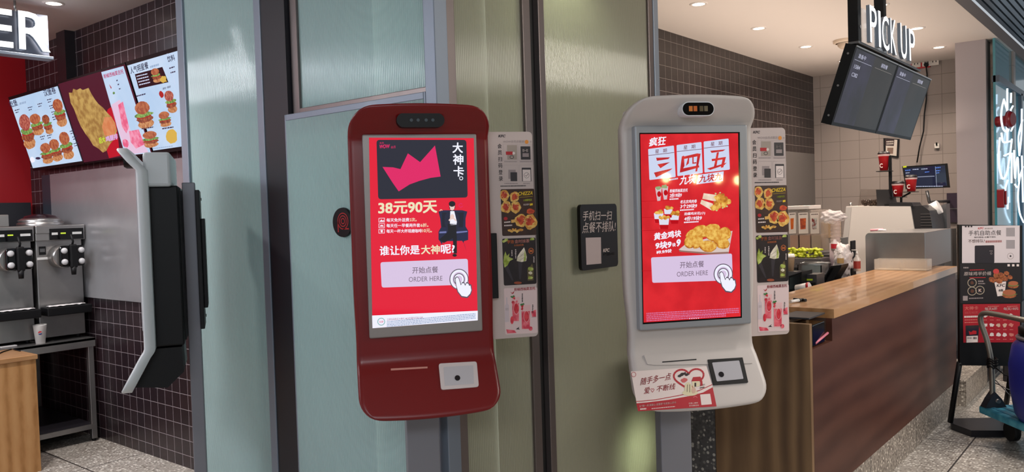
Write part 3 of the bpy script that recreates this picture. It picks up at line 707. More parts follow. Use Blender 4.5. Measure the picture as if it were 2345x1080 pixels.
# ---- display cards beside the kiosks (artwork laid out on the card beside the dark red kiosk)
pc = thing('display_card', 'tall white menu card beside the dark red kiosk', 'poster', red.location.copy(), red.rotation_euler.z, 'menu cards beside kiosks')
cy_ = 0.052
def card_part(root):
    b = B(); x0, x1, z0, z1, r = 0.235, 0.4575, 1.095, 1.9125, 0.016; pts = []
    for (cx_, cz_, a0) in ((x1-r,z1-r,90),(x1-r,z0+r,0),(x0+r,z0+r,-90),(x0+r,z1-r,-180)):
        for k in range(5): t = radians(a0-90*k/4); pts.append((cx_+r*cos(t), cy_, cz_+r*sin(t)))
    b.prism(pts, (0,0.006,0), WHITEC); b.build('board', root)
    b = B(); b.box(0.16, 0.24, cy_+0.008, cy_+0.018, 1.15, 1.8, BLACK); b.build('hanger_plate', root)
card_part(pc)
g = Gfx(*frame_of(pc, (0,cy_,1.5), (0,0,1), (0,-1,0)))
qx = lambda x, y: (1120+x/4.317, 290+y/4.32); qy = lambda x, y: (1120+x/4.317, 530+y/4.32)
K_ = M('ink_black', (36,28,34), 0.5); R_ = M('ink_red', (176,20,34), 0.5); G_ = M('ink_grey', (150,136,136), 0.5); Y_ = M('ink_yellow', (232,196,30), 0.5)
DKB = noisy('print_dark_wood', (44,24,22), (62,34,26), 20, 0.35); CH1 = noisy('print_cheese', (206,140,52), (236,196,106), 60, 0.4); CH2 = noisy('print_sauce', (170,40,22), (214,88,40), 60, 0.4)
def Q(f, *pts): return [f(*p) for p in pts]
g.text('KFC', qx(90,105), qx(158,105), 6.2, K_, 3, 0.04, shear=1.5)
g.text('WOW会员点餐送', qx(138,160), qx(345,158), 6, G_, 3); g.ell(*qx(371,150), 4.3, 4.6, M('print_coin', (222,140,50), 0.4), 3); g.text('券', qx(402,160), qx(420,160), 5, G_, 3)
for i, ch in enumerate('会员扫码登录'): g.text(ch, qx(84+i*2.4, 214+i*64.5), qx(124+i*2.4, 213+i*64.5), 10.5, K_, 3, 0.015)
DOT = M('print_dotline', (176,160,158), 0.5)
for (x0, y0, x1, y1) in ((140,172,282,335),(294,172,426,335),(146,378,288,540),(300,378,436,540)):
    for a_, b_ in (((x0,y0),(x1,y0)),((x1,y0),(x1,y1)),((x1,y1),(x0,y1)),((x0,y1),(x0,y0))): g.stroke([qx(*a_), qx(*b_)], 0.5, DOT, 2)
g.poly(Q(qx,(178,182),(275,182),(275,325),(180,325)), M('print_taupe', (160,146,136), 0.5), 3); g.poly(Q(qx,(165,245),(232,245),(232,278),(167,278)), R_, 4); g.ell(*qx(243,262), 3, 3.2, P_W, 5); g.ring(*qx(224,300), 5, 4, 1.2, K_, 4, 12)
g.rrect(Q(qx,(310,194),(406,194),(410,325),(314,325)), 0.002, M('print_phone', (44,40,46), 0.4), 3); g.text('扫一扫', qx(330,250), qx(382,250), 7, P_W, 4, 0.02); g.rect(*qx(330,262), *qx(392,298), G_, 4)
g.poly(Q(qx,(190,425),(262,425),(262,515),(190,515)), G_, 3); g.rrect(Q(qx,(210,450),(276,450),(278,538),(212,538)), 0.002, M('print_phone', (44,40,46), 0.4), 4)
g.rrect(Q(qx,(322,405),(414,405),(418,540),(326,540)), 0.002, M('print_phone', (44,40,46), 0.4), 3); g.poly(Q(qx,(330,424),(408,424),(411,538),(333,538)), P_W, 4)
g.ring(*qx(370,480), 6, 6.6, 0.7, K_, 5, 18); g.stroke(Q(qx,(356,480),(366,490),(386,466)), 0.9, K_, 5)
for (x0, y0, x1) in ((150,350,276),(304,350,426),(150,565,284),(338,565,404)): g.fine(*qx(x0,y0), *qx(x1,y0), 2, G_, 3, 1, 2.4, 0.5)
g.fine(*qx(112,592), *qx(364,588), 2.2, K_, 3, 1.4, 3, 0.5); g.stroke(Q(qx,(364,586),(440,582)), 0.4, DOT, 3)
# pizza-chicken picture
g.rrect(Q(qx,(112,618),(446,612),(468,1070),(130,1080)), 0.007, DKB, 3)
for (x, y, r) in ((150,680,11),(250,695,11),(165,795,12),(262,800,12),(315,925,14),(405,940,15)):
    g.ell(*qx(x,y), r, r*1.15, CH1, 5, 16, jit=0.14); g.ell(*qx(x,y-4), r*0.62, r*0.7, CH2, 6, 12, jit=0.25)
    for k in range(7): t = random.uniform(0,6.3); p = qx(x+30*cos(t)*r/12, y+34*sin(t)*r/12); g.stroke([p, (p[0]+random.uniform(-3,3), p[1]+random.uniform(-3,3))], 0.8, M('print_cheese_pale', (240,220,150), 0.4), 7)
g.text('CHIZZA', qx(282,682), qx(428,672), 8.6, Y_, 8, 0.02, shear=2); g.stroke(Q(qx,(300,698),(430,688)), 0.5, Y_, 8)
g.text('小食新吃法', qx(338,738), qx(420,732), 5, M('print_green', (190,206,50), 0.5), 8, 0.02); g.text('新品限时', qx(338,780), qx(398,776), 4.2, P_W, 8, 0.01); g.poly(Q(qx,(402,760),(430,756),(430,776),(402,780)), Y_, 8)
g.ell(*qx(410,835), 9, 6, CH2, 4, 14, jit=0.15); g.ell(*qx(162,908), 4.6, 4, R_, 8, 12)
g.fine(*qx(148,952), *qx(212,946), 3, P_W, 8, 2, 4); g.fine(*qx(148,984), *qx(226,980), 3, P_W, 8, 2, 4); g.poly(Q(qx,(216,920),(252,916),(254,946),(218,950)), M('print_tag', (220,170,90), 0.5), 8)
for k in range(7): g.ell(*qx(200+k*20, 1025+8*sin(k*2)), 4.4, 2.6, CH1, 8, 10, rot=0.5*k, jit=0.2)
# ice-cream picture
g.rrect(Q(qy,(128,70),(460,58),(468,515),(146,534)), 0.007, noisy('print_night', (26,20,24), (38,28,32), 18, 0.35), 3)
ORG = M('ink_orange', (206,110,50), 0.5); GRN = noisy('print_matcha', (130,150,40), (190,200,110), 50, 0.4); CRM = noisy('print_icecream', (206,196,170), (236,226,208), 50, 0.4); CONE = M('print_black_cone', (50,44,52), 0.4)
g.text('宇治', qy(178,120), qy(245,116), 8.4, ORG, 5, 0.02); g.text('金时抹茶', qy(252,116), qy(398,108), 8.6, M('ink_rose', (196,130,120), 0.5), 5, 0.02); g.text('冰淇淋花筒', qy(246,146), qy(340,140), 4.4, ORG, 5)
for (x, y, c_) in ((150,95,GRN),(170,80,GRN),(425,75,GRN)): g.ell(*qy(x,y), 5, 3.4, c_, 4, 10, jit=0.35)
g.poly(Q(qy,(160,195),(176,240),(200,215),(194,250),(240,270),(205,290),(180,335),(152,355),(140,300),(146,240)), GRN, 5); g.poly(Q(qy,(150,350),(185,330),(240,480),(228,486)), CONE, 4)
g.poly(Q(qy,(345,155),(360,200),(372,250),(366,290),(320,300),(272,290),(280,245),(305,205)), CRM, 5); g.poly(Q(qy,(348,180),(366,240),(362,285),(340,296),(346,240)), GRN, 6); g.poly(Q(qy,(286,298),(330,300),(312,470),(298,470)), CONE, 4)
g.stroke(Q(qy,(285,262),(345,215)), 0.8, G_, 6); g.stroke(Q(qy,(300,285),(362,245)), 0.8, G_, 6)
g.poly(Q(qy,(425,315),(440,370),(438,480),(382,485),(378,375),(402,350)), M('print_glass', (96,84,50), 0.4), 4); g.ell(*qy(410,370), 6, 5, GRN, 5, 12, jit=0.2); g.ell(*qy(408,408), 5.5, 3.4, CRM, 5, 12, jit=0.2); g.ell(*qy(408,455), 5.5, 3.4, GRN, 5, 12, jit=0.2)
g.ring(*qy(414,190), 6.2, 6.8, 1.1, ORG, 5, 20); g.text('M', qy(400,204), qy(428,204), 6, ORG, 5, 0.02)
for (x, y, n) in ((225,235,4),(262,260,6),(442,300,4)):
    for i in range(n): g.ell(*qy(x, y-i*16), 1.4, 1.4, P_W, 5, 6, jit=0.3)
g.ell(*qy(284,506), 9, 3, M('print_terracotta', (150,70,40), 0.5), 4, 14)
# pink drink picture
PK1 = noisy('print_pink_drink', (214,60,84), (236,120,132), 40, 0.4); PK2 = noisy('print_grapefruit', (196,30,50), (226,70,84), 60, 0.4); PKP = M('print_pink_pale', (230,186,188), 0.5)
g.rrect(Q(qy,(146,560),(474,548),(478,1000),(160,1018)), 0.006, M('print_pink_paper', (224,200,200), 0.5), 2)
g.text('粉椒西柚莫吉托', qy(248,588), qy(455,574), 7.2, R_, 5, 0.02); g.poly(Q(qy,(208,594),(228,606),(252,584),(240,612),(226,614)), R_, 5)
for (x0, y0, x1, y1) in ((222,650,300,890),(314,728,408,968)):
    g.poly(Q(qy,(x0,y0),(x1,y0-4),(x1-4,y1),(x0+6,y1)), PKP, 4); g.poly(Q(qy,(x0+6,y0+60),(x1-5,y0+56),(x1-7,y1-8),(x0+10,y1-8)), PK1, 5)
    g.ell(*qy((x0+x1)/2+8,y0+110), 6.8, 13, PK2, 6, 18); g.ring(*qy((x0+x1)/2+8,y0+110), 6.8, 13, 0.9, PKP, 7, 18)
    for k in range(6): g.ell(*qy(random.uniform(x0+8,x1-8), y0+random.uniform(0,50)), 3, 3.2, random.choice((PK1,PK2,PKP)), 6, 9, jit=0.3)
    g.ell(*qy(x0+6,y0-6), 3.4, 2.4, M('print_mint', (60,120,60), 0.5), 7, 8, jit=0.4); g.ell(*qy(x0+22,y0-12), 3, 2, M('print_mint', (60,120,60), 0.5), 7, 8, jit=0.4)
g.poly(Q(qy,(168,650),(180,650),(182,710),(196,730),(198,890),(156,895),(154,735),(168,712)), M('print_bottle', (206,190,196), 0.5), 3); g.text('莫吉托', qy(162,780), qy(192,778), 6, G_, 4)
g.ell(*qy(226,875), 3.8, 9, PK2, 6, 14); g.poly(Q(qy,(168,965),(250,975),(270,1000),(180,1006)), PK1, 5); g.poly(Q(qy,(262,965),(300,938),(290,955),(306,966)), K_, 6); g.ell(*qy(410,958), 4.6, 5, PK1, 5, 14)
g.poly(Q(qy,(414,790),(462,770),(464,840),(424,842)), PK1, 4); g.stroke(Q(qy,(418,846),(466,842)), 0.8, G_, 5)
for (x, y, n) in ((328,690,6),(430,800,6)):
    for i in range(n): g.ell(*qy(x, y-i*15), 1.5, 1.4, K_, 6, 6, jit=0.3)
g.build('printed_artwork', pc)
pc2 = dup(pc, white.location + W(white).to_3x3() @ Vector((-0.023,0,-0.018)), white.rotation_euler.z, 'tall white menu card beside the white front-facing kiosk')
# pad bracket peeking between the dark red kiosk and its card
b = B(); b.box(0.235, 0.292, 0.02, 0.045, 1.26, 1.515, BLACK, 0.002); b.build('card_bracket', red)

# ------------------------------------------------------------------ signs on the partition glass
t = thing('round_sign', 'round black sign with a red spiral letter beside the dark red kiosk', 'sign', (onY(783,508,YU-0.06).x, YU-0.06, 1.52))
b = B(); c = onY(783, 509, YU-0.06); b.cyl(c+Vector((0,0.012,0)), c, 0.068, 0.066, M('sign_black', (12,11,15), 0.4, spec=0.3), 40); b.build('disc', t, inv=inv(t))
g = Gfx((c.x,YU-0.0605,c.z), (1,0,0), (0,0,1), (0,-1,0)); RS = M('sign_red', (176,26,32), 0.4)
for r_ in (0.038, 0.026, 0.014):
    n = 30; a0, a1 = (0, 2*pi)
    for i in range(n):
        t0, t1 = a0+(a1-a0)*i/n, a0+(a1-a0)*(i+1)/n
        g.poly([(0.008+r_*cos(t0), 0.006+r_*sin(t0)),(0.008+r_*cos(t1), 0.006+r_*sin(t1)),(0.008+(r_-0.0042)*cos(t1), 0.006+(r_-0.0042)*sin(t1)),(0.008+(r_-0.0042)*cos(t0), 0.006+(r_-0.0042)*sin(t0))], RS, 1, True)
g.poly([(-0.030,0.006),(-0.024,0.006),(-0.024,-0.044),(-0.030,-0.044)], RS, 1, True); g.poly([(0.008,-0.026),(0.048,-0.026),(0.048,-0.032),(0.008,-0.032)], RS, 1, True)
g.build('spiral_letter', t)
XQ = XV+0.062
t = thing('scan_to_order_plaque', 'black rounded plaque with white slogan on the glass between the kiosks', 'sign', (XQ, 3.49, 1.45))
c = [onX(*p, XQ) for p in ((1328,468),(1412,466),(1414,612),(1331,622))]
b = B(); y0, y1, z0, z1, r = c[0].y, c[1].y, c[3].z+0.004, c[0].z, 0.022; pts = []
for (cyy, cz_, a0) in ((y1-r,z1-r,90),(y1-r,z0+r,0),(y0+r,z0+r,-90),(y0+r,z1-r,-180)):
    for k in range(5): tt = radians(a0-90*k/4); pts.append((XQ, cyy+r*cos(tt), cz_+r*sin(tt)))
b.prism(pts, (-0.018,0,0), M('plaque_black', (10,7,11), 0.4, spec=0.3)); b.build('plate', t, inv=inv(t))
g = Gfx((XQ,3.49,1.45), (0,1,0), (0,0,1), (1,0,0)); PQ = M('plaque_print', (196,180,176), 0.5)
g.text('手机扫一扫', (1334,505), (1400,503), 22, PQ, 1, -0.005, shear=1.5); g.text('点餐不排队!', (1333,534), (1409,529), 25, PQ, 1, 0.0, shear=1.5)
g.poly([(1341,544),(1376,543),(1377,603),(1343,606)], M('plaque_panel', (176,160,160), 0.5), 1)
g.text('KFC', (1381,577), (1395,576), 8, PQ, 1, 0.03, shear=1); g.text('手机自助点餐', (1381,586), (1407,584), 7, M('plaque_print_dim', (150,138,136), 0.5), 1, 0.01)
g.build('plaque_lettering', t)

# ------------------------------------------------------------------ order room
# menu boards tilted off the tiled wall
BZ0, BZ1, BY0, BY1 = 2.048, 2.598, 2.58, 2.43
bv = Vector((0, BY1-BY0, BZ1-BZ0)).normalized(); bn = Vector((0, -bv.z, bv.y))
BL_ = (Vector((0,BY1,BZ1))-Vector((0,BY0,BZ0))).length
def board(x0, x1, label):
    t = thing('menu_screen', label, 'menu board', ((x0+x1)/2, BY0, BZ0), 0, 'menu screens above the order counter')
    b = B(); q = [Vector((x,BY0,BZ0))+bv*v - bn*0.002 for x, v in ((x0,-0.012),(x1,-0.012),(x1,BL_+0.012),(x0,BL_+0.012))]
    b.prism(q, -bn*0.045, BLACK); b.build('casing', t, inv=inv(t))
    b = B(); xc = (x0+x1)/2; b.box(xc-0.1, xc+0.1, BY0+0.03, YL-0.002, 2.15, 2.35, BLACK); b.build('wall_bracket', t, inv=inv(t))
    return t, Gfx((x0, BY0, BZ0), (1,0,0), bv, bn, 0.0004)
SKY = noisy('lit_menu_blue', (176,206,236), (196,218,242), 3, 0.15, 1.0)
BUN = noisy('lit_bun', (150,70,44), (186,112,70), 40, 0.15, 1.0); BUN2 = noisy('lit_seed_bun', (140,52,48), (190,110,90), 60, 0.15, 1.0); PAT = noisy('lit_patty', (110,50,34), (170,92,54), 50, 0.15, 1.0)
LET = noisy('lit_leaf', (70,120,60), (140,180,90), 50, 0.15, 1.0); TXK = glow('lit_ink', (40,42,70)); CHS = glow('lit_cheese', (214,176,80)); TOM = glow('lit_tomato', (170,40,40)); BAS = noisy('lit_basecrumb', (170,104,60), (206,150,100), 50, 0.15, 1.0)
def burger(g, x, y, w_, h, rot, bun=BUN, l=3):
    # stacked layers along an axis leaning with the board
    ux, uy = cos(rot), sin(rot); vx, vy = -sin(rot), cos(rot)
    P = lambda a, c: (x+ux*a+vx*c, y+uy*a+vy*c)
    def lay(c, hh, m_, ll, ww=1.0, j=0.05): g.ell(*P(0, c), w_/2*ww, hh/2, m_, ll, 16, rot, j)
    lay(h*0.36, h*0.36, BAS, l, 1.0); lay(h*0.16, h*0.3, PAT, l+1, 1.06, 0.1); lay(h*0.06, h*0.16, TOM, l+2, 1.0, 0.12); lay(0, h*0.2, LET, l+3, 1.12, 0.16); lay(-h*0.26, h*0.5, bun, l+4, 0.95, 0.03)
t, g = board(-7.05, -6.125, 'menu screen of burgers nearest the red wall')
w0 = -7.05
g.poly([(0.012,0.012),(0.915,0.012),(0.915,BL_-0.012),(0.012,BL_-0.012)], SKY, 1, True)
R_t = 0.0
g.text('汉堡卷', (103,221), (130,213), 15, TXK, 3, 0.02, shear=-5); g.text('吃堡', (25,246), (42,241), 14, TXK, 3, 0.02, shear=-5)
g.fine(45, 240, 60, 236, 5, glow('lit_paleblue',(150,176,206)), 3)
for (x, y) in ((34,254),(64,248),(86,240),(108,230),(113,244),(118,258),(120,270),(92,315),(108,312),(160,302),(166,315),(169,330)): g.fine(x, y, x+11, y-3, 2.2, TXK, 3); g.fine(x+2, y+5, x+9, y+3, 2, TXK, 3)
burger(g, 62, 300, 27, 78, -0.22, BUN2); burger(g, 84, 284, 26, 48, -0.25); burger(g, 109, 284, 18, 44, -0.3, PAT)
burger(g, 137, 257, 24, 62, -0.25); burger(g, 107, 350, 25, 46, -0.2); burger(g, 128, 343, 24, 50, -0.25); burger(g, 152, 332, 25, 62, -0.25)
g.ell(75, 366, 5, 7, S_WHITE, 8, 10, jit=0.2); g.ell(88, 362, 6, 3, TXK, 8, 10)
g.build('display', t)
t, g = board(-6.115, -5.105, 'menu screen of a fried chicken piece on maroon beside pink drink')
MAR = glow('lit_maroon', (66,22,40)); PKP2 = glow('lit_blush', (226,196,222)); CHK = noisy('lit_fried_chicken', (150,112,52), (190,156,84), 22, 0.15, 1.0)
g.poly([(0,0),(1.01,0),(1.01,BL_),(0,BL_)], MAR, 1, True)
g.poly([(232,165),(283,151),(346,350),(287,356)], SKY, 2); g.poly([(247,250),(262,240),(275,356),(250,362),(232,300)], glow('lit_red_wash', (186,20,40)), 2)
g.poly([(158,212),(166,212),(168,203),(176,206),(184,202),(190,206),(203,201),(210,215),(218,228),(226,238),(236,246),(246,258),(256,268),(264,282),(268,300),(262,318),(252,330),(244,345),(236,349),(226,340),(214,333),(205,318),(196,306),(186,290),(178,272),(170,250),(162,235)], CHK, 3)
g.poly([(240,268),(256,268),(266,290),(262,312),(240,310),(234,290)], noisy('lit_chicken_glow', (206,120,70), (214,140,90), 20, 0.15, 1.0), 4)
g.text('巨大', (229,329), (242,325), 14, glow('lit_lime', (190,226,60)), 6, 0.04, shear=-2); g.text('鸡腿排', (244,325), (271,318), 13, glow('lit_lilac_text', (216,170,226)), 6, 0.04, shear=-2)
g.text('粉椒西柚莫吉托', (239,180), (284,168), 10, glow('lit_berry', (180,30,90)), 4, 0.02, shear=-2)
g.poly([(250,192),(256,200),(258,190),(255,204)], TOM, 4); g.ell(261, 213, 3, 4, LET, 4, 8, jit=0.3); g.fine(267, 186, 270, 185, 3, TXK, 4); g.fine(270, 195, 274, 194, 3, TXK, 4); g.fine(273, 205, 277, 204, 3, TXK, 4)
PKD = noisy('lit_pink_glass', (226,90,130), (240,150,180), 26, 0.15, 1.0)
g.poly([(255,240),(275,228),(300,300),(330,330),(340,348),(292,354),(275,310)], PKP2, 3); g.poly([(271,240),(282,232),(296,290),(290,305),(280,290)], PKD, 4); g.poly([(296,300),(318,296),(332,330),(312,340),(300,325)], PKD, 4); g.ell(288, 328, 7, 10, PKD, 5, 14, -0.3, 0.1)
g.build('display', t)
t, g = board(-5.095, -4.2, 'menu screen of popular combos nearest the frosted glass')
g.poly([(0.012,0.012),(0.88,0.012),(0.88,BL_-0.012),(0.012,BL_-0.012)], SKY, 1, True)
g.text('人气明星餐', (300,170), (341,157), 16, TXK, 3, 0.02, shear=-3); g.fine(344, 156, 364, 150, 5, glow('lit_paleblue',(150,176,206)), 3)
g.poly([(309,170),(372,153),(386,188),(318,203)], S_BLK, 2); burger(g, 358, 172, 20, 32, -0.25, BUN, 4); g.ell(376, 182, 7, 8, CHS, 9, 12, jit=0.3)
for k in range(4): g.fine(313+k*2, 176+k*6.5, 338+k*2, 170+k*6.5, 2.6, S_CARD, 3)
g.text('饮料', (385,143), (402,138), 14, TXK, 3, 0.02, shear=-3); g.fine(388, 158, 400, 154, 3, TXK, 3); g.fine(391, 168, 402, 165, 3, TXK, 3); g.stroke([(383,122),(402,195)], 0.7, S_CARD, 2)
g.text('套餐', (372,206), (392,200), 5, TXK, 3); g.ell(370, 216, 5, 8, TOM, 3, 12, -0.3, 0.1); burger(g, 391, 232, 22, 50, -0.25, BUN2, 3); burger(g, 378, 272, 26, 34, -0.2, BUN, 3); burger(g, 330, 262, 36, 60, -0.22, BUN, 3); burger(g, 345, 318, 34, 36, -0.15, BUN, 3); g.ell(394, 312, 12, 18, CHS, 4, 14, 0, 0.15)
g.fine(312, 222, 334, 216, 3, TXK, 3); g.fine(325, 296, 352, 292, 3, TXK, 3); g.fine(372, 296, 398, 292, 3, TXK, 3); g.fine(350, 341, 396, 335, 2, glow('lit_paleblue',(150,176,206)), 3)
g.build('display', t)

# hanging illuminated ORDER sign
LETM = glow('lit_letter_white', (255,255,255), 1.6)
XO = -5.7
t = thing('hanging_order_sign', 'hanging illuminated ORDER sign over the red wall', 'sign', (XO, 1.9, 2.7))
b = B(); pa, pb = onX(-300,75,XO), onX(113,126,XO)
b.box(XO-0.03, XO-0.015, 1.35, 2.225, 2.70, 2.975, M('sign_backing', (96,100,112), 0.3, 0.2)); b.build('backing_panel', t, inv=inv(t))
b = B(); b.box(XO-0.05, XO+0.04, 1.35, 2.23, 2.68, 2.70, ALU, 0.003); b.build('support_rail', t, inv=inv(t))
for (ya) in (1.5, 2.035):
    b = B(); b.cyl((XO-0.02,ya,2.97), (XO-0.02,ya,ZC), 0.008, 0.008, STEEL, 10); b.build('hanging_rod', t, inv=inv(t))
for ch, x0, x1 in (('O',-275,-205),('R',-190,-128),('D',-115,-50),('E',-32,27),('R',40,112)):
    g = Gfx((XO,1.9,2.7), (0,1,0), (0,0,1), (1,0,0)); ya = 113+(x0-38)*0.115
    hgt = 88+ (x0-38)*-0.01
    g.text(ch, (x0,ya), (x1,ya+(x1-x0)*0.115), hgt, LETM, 0, 0.01, depth=0.03, shear=-3, side=ALU); g.build('letter', t, solid=True)
# order counter (pale oak)
t = thing('order_counter', 'pale oak order counter in front of the steel table', 'counter', (-6.0, 1.2, 0))
b = B(); b.box(-6.15, -5.73, -1.5, 2.06, 0, 0.735, WOODL, 0.003); b.build('front_body', t, inv=inv(t))
b = B(); b.box(-6.155, -5.72, -1.5, 2.068, 0.735, 0.765, WOODT, 0.003); b.build('worktop', t, inv=inv(t))
cord = [onZ(-10,812,0.77), onZ(8,804,0.77), onZ(25,799,0.77), onZ(45,798,0.77), onZ(58,801,0.77)]
cord = [(p.x, min(p.y,2.05), 0.769) for p in cord]
b = B(); b.tube(cord, 0.004, BLACK, 8); b.build('power_cord', None, 'thin black cord curving over the pale oak order counter', 'cord')
# steel prep table
t = thing('steel_table', 'stainless steel table carrying the soft-serve machines', 'table', (-6.6, 1.6, 0))
b = B(); b.box(-7.25, -6.16, 0.4, 2.62, 0.745, 0.765, STEEL, 0.002); b.box(-6.175, -6.16, 0.4, 2.62, 0.70, 0.765, STEEL, 0.002); b.build('table_top', t, inv=inv(t))
for (x, y) in ((-6.19,2.59),(-7.2,2.59),(-6.19,0.45),(-7.2,0.45)):
    b = B(); b.box(x-0.02, x+0.02, y-0.02, y+0.02, 0.02, 0.745, STEEL, 0.003); l = b.build('leg', t, inv=inv(t))
    b = B(); b.cyl((x,y,0), (x,y,0.02), 0.014, 0.018, BLACK, 12); b.build('foot', l, inv=inv(t))
b = B(); b.box(-7.2, -6.17, 0.45, 2.6, 0.10, 0.125, M('dark_shelf', (40,38,44), 0.4)); b.box(-6.18, -6.165, 0.45, 2.6, 0.095, 0.13, STEEL); b.build('lower_shelf', t, inv=inv(t))
# soft-serve machines
def softserve(y0, label):
    t = thing('soft_serve_machine', label, 'machine', (-6.65, y0+0.17, 0.765), 0, 'soft-serve machines on the steel table')
    xf, y1 = -6.27, y0+0.325; I = inv(t)
    b = B(); b.box(-7.0, xf-0.02, y0+0.01, y1, 0.79, 1.54, STEEL, 0.006); b.build('body', t, inv=I)
    for dx in (-6.95, xf-0.06):
        for dy in (y0+0.04, y1-0.04):
            b = B(); b.cyl((dx,dy,0.765), (dx,dy,0.80), 0.015, 0.015, BLACK, 10); b.build('foot', t, inv=I)
    b = B(); b.box(-7.0, xf+0.02, y0+0.0, y1+0.01, 1.54, 1.60, STEEL, 0.006); b.box(xf-0.03, xf+0.015, y0+0.0, y1+0.01, 1.49, 1.545, STEEL, 0.004); b.build('head', t, inv=I)
    b = B(); b.box(xf+0.014, xf+0.022, y0+0.09, y1, 1.495, 1.575, BLACKG, 0.002); cp = b.build('control_panel', t, inv=I)
    for ya_, yb_ in ((y0+0.105, y0+0.145), (y1-0.08, y1-0.015)): b = B(); b.box(xf+0.022, xf+0.024, ya_, yb_, 1.53, 1.547, M('label_white',(200,200,200),0.5)); b.build('button_label', cp, inv=I)
    b = B()
    b.box(xf+0.022, xf+0.024, y0+0.165, y0+0.2, 1.535, 1.545, glow('led_green', (190,210,60), 1.2)); b.build('indicator_strip', cp, inv=I)
    yc = y0+0.2; b = B(); b.cyl((xf-0.02,yc-0.035,1.37), (xf+0.09,yc-0.035,1.37), 0.082, 0.078, STEEL, 28); b.build('freezing_cylinder', t, inv=I)
    b = B(); b.box(xf+0.09, xf+0.125, yc-0.085, yc+0.085, 1.30, 1.45, BLACKG, 0.016, 3); b.box(xf+0.12, xf+0.15, yc-0.025, yc+0.025, 1.29, 1.46, BLACK, 0.01); b.cyl((xf+0.13,yc,1.24),(xf+0.13,yc,1.30),0.016,0.02,BLACK,14); d = b.build('dispensing_door', t, inv=I)
    for dy in (-0.058, 0.058):
        for z in (1.335, 1.415):
            b = B(); b.lathe([(0.0,0.02),(0.012,0.02),(0.021,0.012),(0.021,0.0)], M('knob_white',(190,190,194),0.4), (xf+0.125,yc+dy,z), 16, 'X'); b.build('knob', d, inv=I)
    b = B(); b.tube([(xf+0.12,yc,1.45),(xf+0.14,yc,1.48),(xf+0.13,yc-0.01,1.53)], 0.008, BLACK, 8); b.build('draw_handle', d, inv=I)
    b = B(); b.box(xf-0.02, xf+0.11, y0+0.02, y1+0.0, 0.955, 1.015, BLACK, 0.006); b.build('drip_tray', t, inv=I)
    b = B(); b.box(xf-0.019, xf-0.015, y0+0.03, y0+0.075, 1.39, 1.45, BLACK); b.box(xf-0.019, xf-0.014, y0+0.035, y0+0.068, 1.41, 1.435, STEELD); b.box(xf-0.019, xf-0.015, y0+0.015, y0+0.085, 1.355, 1.372, M('label_white',(200,200,200),0.5)); b.build('lock_plate', t, inv=I)
    return t
sm1 = softserve(2.285, 'stainless soft-serve machine nearest the tiled wall, black dispensing door')
sm2 = softserve(1.94, 'stainless soft-serve machine nearer the oak order counter, box lid above')
# hopper lids on top
I = inv(sm1)
b = B(); b.lathe([(0.155,0.0),(0.155,0.02),(0.14,0.03),(0.15,0.04),(0.13,0.05),(0.12,0.055)], STEEL, (-6.55,2.43,1.60), 32); hl = b.build('hopper_lid', sm1, inv=I)
b = B(); b.lathe([(0.12,0.05),(0.10,0.072),(0.05,0.085),(0.001,0.088)], M('dark_lid', (40,24,30), 0.2), (-6.55,2.43,1.60), 32); b.build('dome', hl, inv=I)
I = inv(sm2)
b = B(); b.box(-6.8, -6.4, 1.91, 2.17, 1.60, 1.685, STEEL, 0.005); hb = b.build('hopper_box', sm2, inv=I)
b = B(); b.tube([(-6.5,1.98,1.685),(-6.5,1.98,1.73),(-6.5,2.05,1.73),(-6.5,2.05,1.685)], 0.005, STEEL, 8); b.build('handle', hb, inv=I)
t = B(); t.box(-7.24, -7.18, 1.9, 2.6, 1.60, 1.79, M('dark_board', (36,36,42), 0.4)); t.box(-7.2,-7.18,1.9,2.6,0.765,1.6,M('dark_board', (36,36,42), 0.4)); t.build('tall_board', None, 'dark grey panel standing behind the soft-serve machines', 'board')
# napkins, cup, scrap
for (y, lab, n_) in ((2.45, 'white paper towel on the drip tray nearest the tiled wall', 5), (2.11, 'white paper towel on the drip tray nearer the oak counter', 4)):
    b = B(); pts = []; k = b.mi(M('paper_towel', (226,222,222), 0.7)); G = []
    for i in range(12):
        row = []
        for j in range(5): row.append(b.bm.verts.new((-6.25+j*0.018, y-0.12+i*0.022, 1.017+0.006*abs(sin(i*1.3+j)))))
        G.append(row)
    for i in range(11):
        for j in range(4): f = b.bm.faces.new((G[i][j],G[i+1][j],G[i+1][j+1],G[i][j+1])); f.material_index = k; f.smooth = True
    ob = b.build('paper_towel', None, lab, 'paper towel', 'paper towels on the drip trays')
    so = ob.modifiers.new('solid', 'SOLIDIFY'); so.thickness = 0.003
def cup(loc, r, h, mat, lid=None, name='paper_cup', label='', group=None, tilt=0):
    t = thing(name, label, 'cup', loc, 0, group)
    b = B(); b.lathe([(0.001,0),(r*0.68,0),(r*0.98,h-0.004),(r*1.02,h),(r*0.98,h+0.002),(r*0.93,h-0.004),(r*0.66,0.006),(0.001,0.006)], mat, (0,0,0), 28); b.build('cup_body', t)
    if lid: b = B(); b.lathe([(r*1.07,h-0.002),(r*1.09,h+0.008),(r*0.95,h+0.01),(r*0.9,h+0.022),(r*0.6,h+0.02),(0.001,h+0.018)], lid, (0,0,0), 28); b.build('cup_lid', t)
    return t
cp = cup((-6.232, 2.275, 0.765), 0.044, 0.132, M('paper_white', (226,222,220), 0.5), None, 'paper_cup', 'white paper cup with round soda emblem on the steel table')
nv = (Vector((0,0,0))-Vector((cp.location.x,cp.location.y,0))).normalized(); sd = Vector((nv.y*-1, nv.x, 0)); 
g = Gfx(Vector((cp.location.x,cp.location.y,0.765+0.078))+nv*0.0395, (-sd if sd.dot(r0) < 0 else sd), (0,0,1), nv)
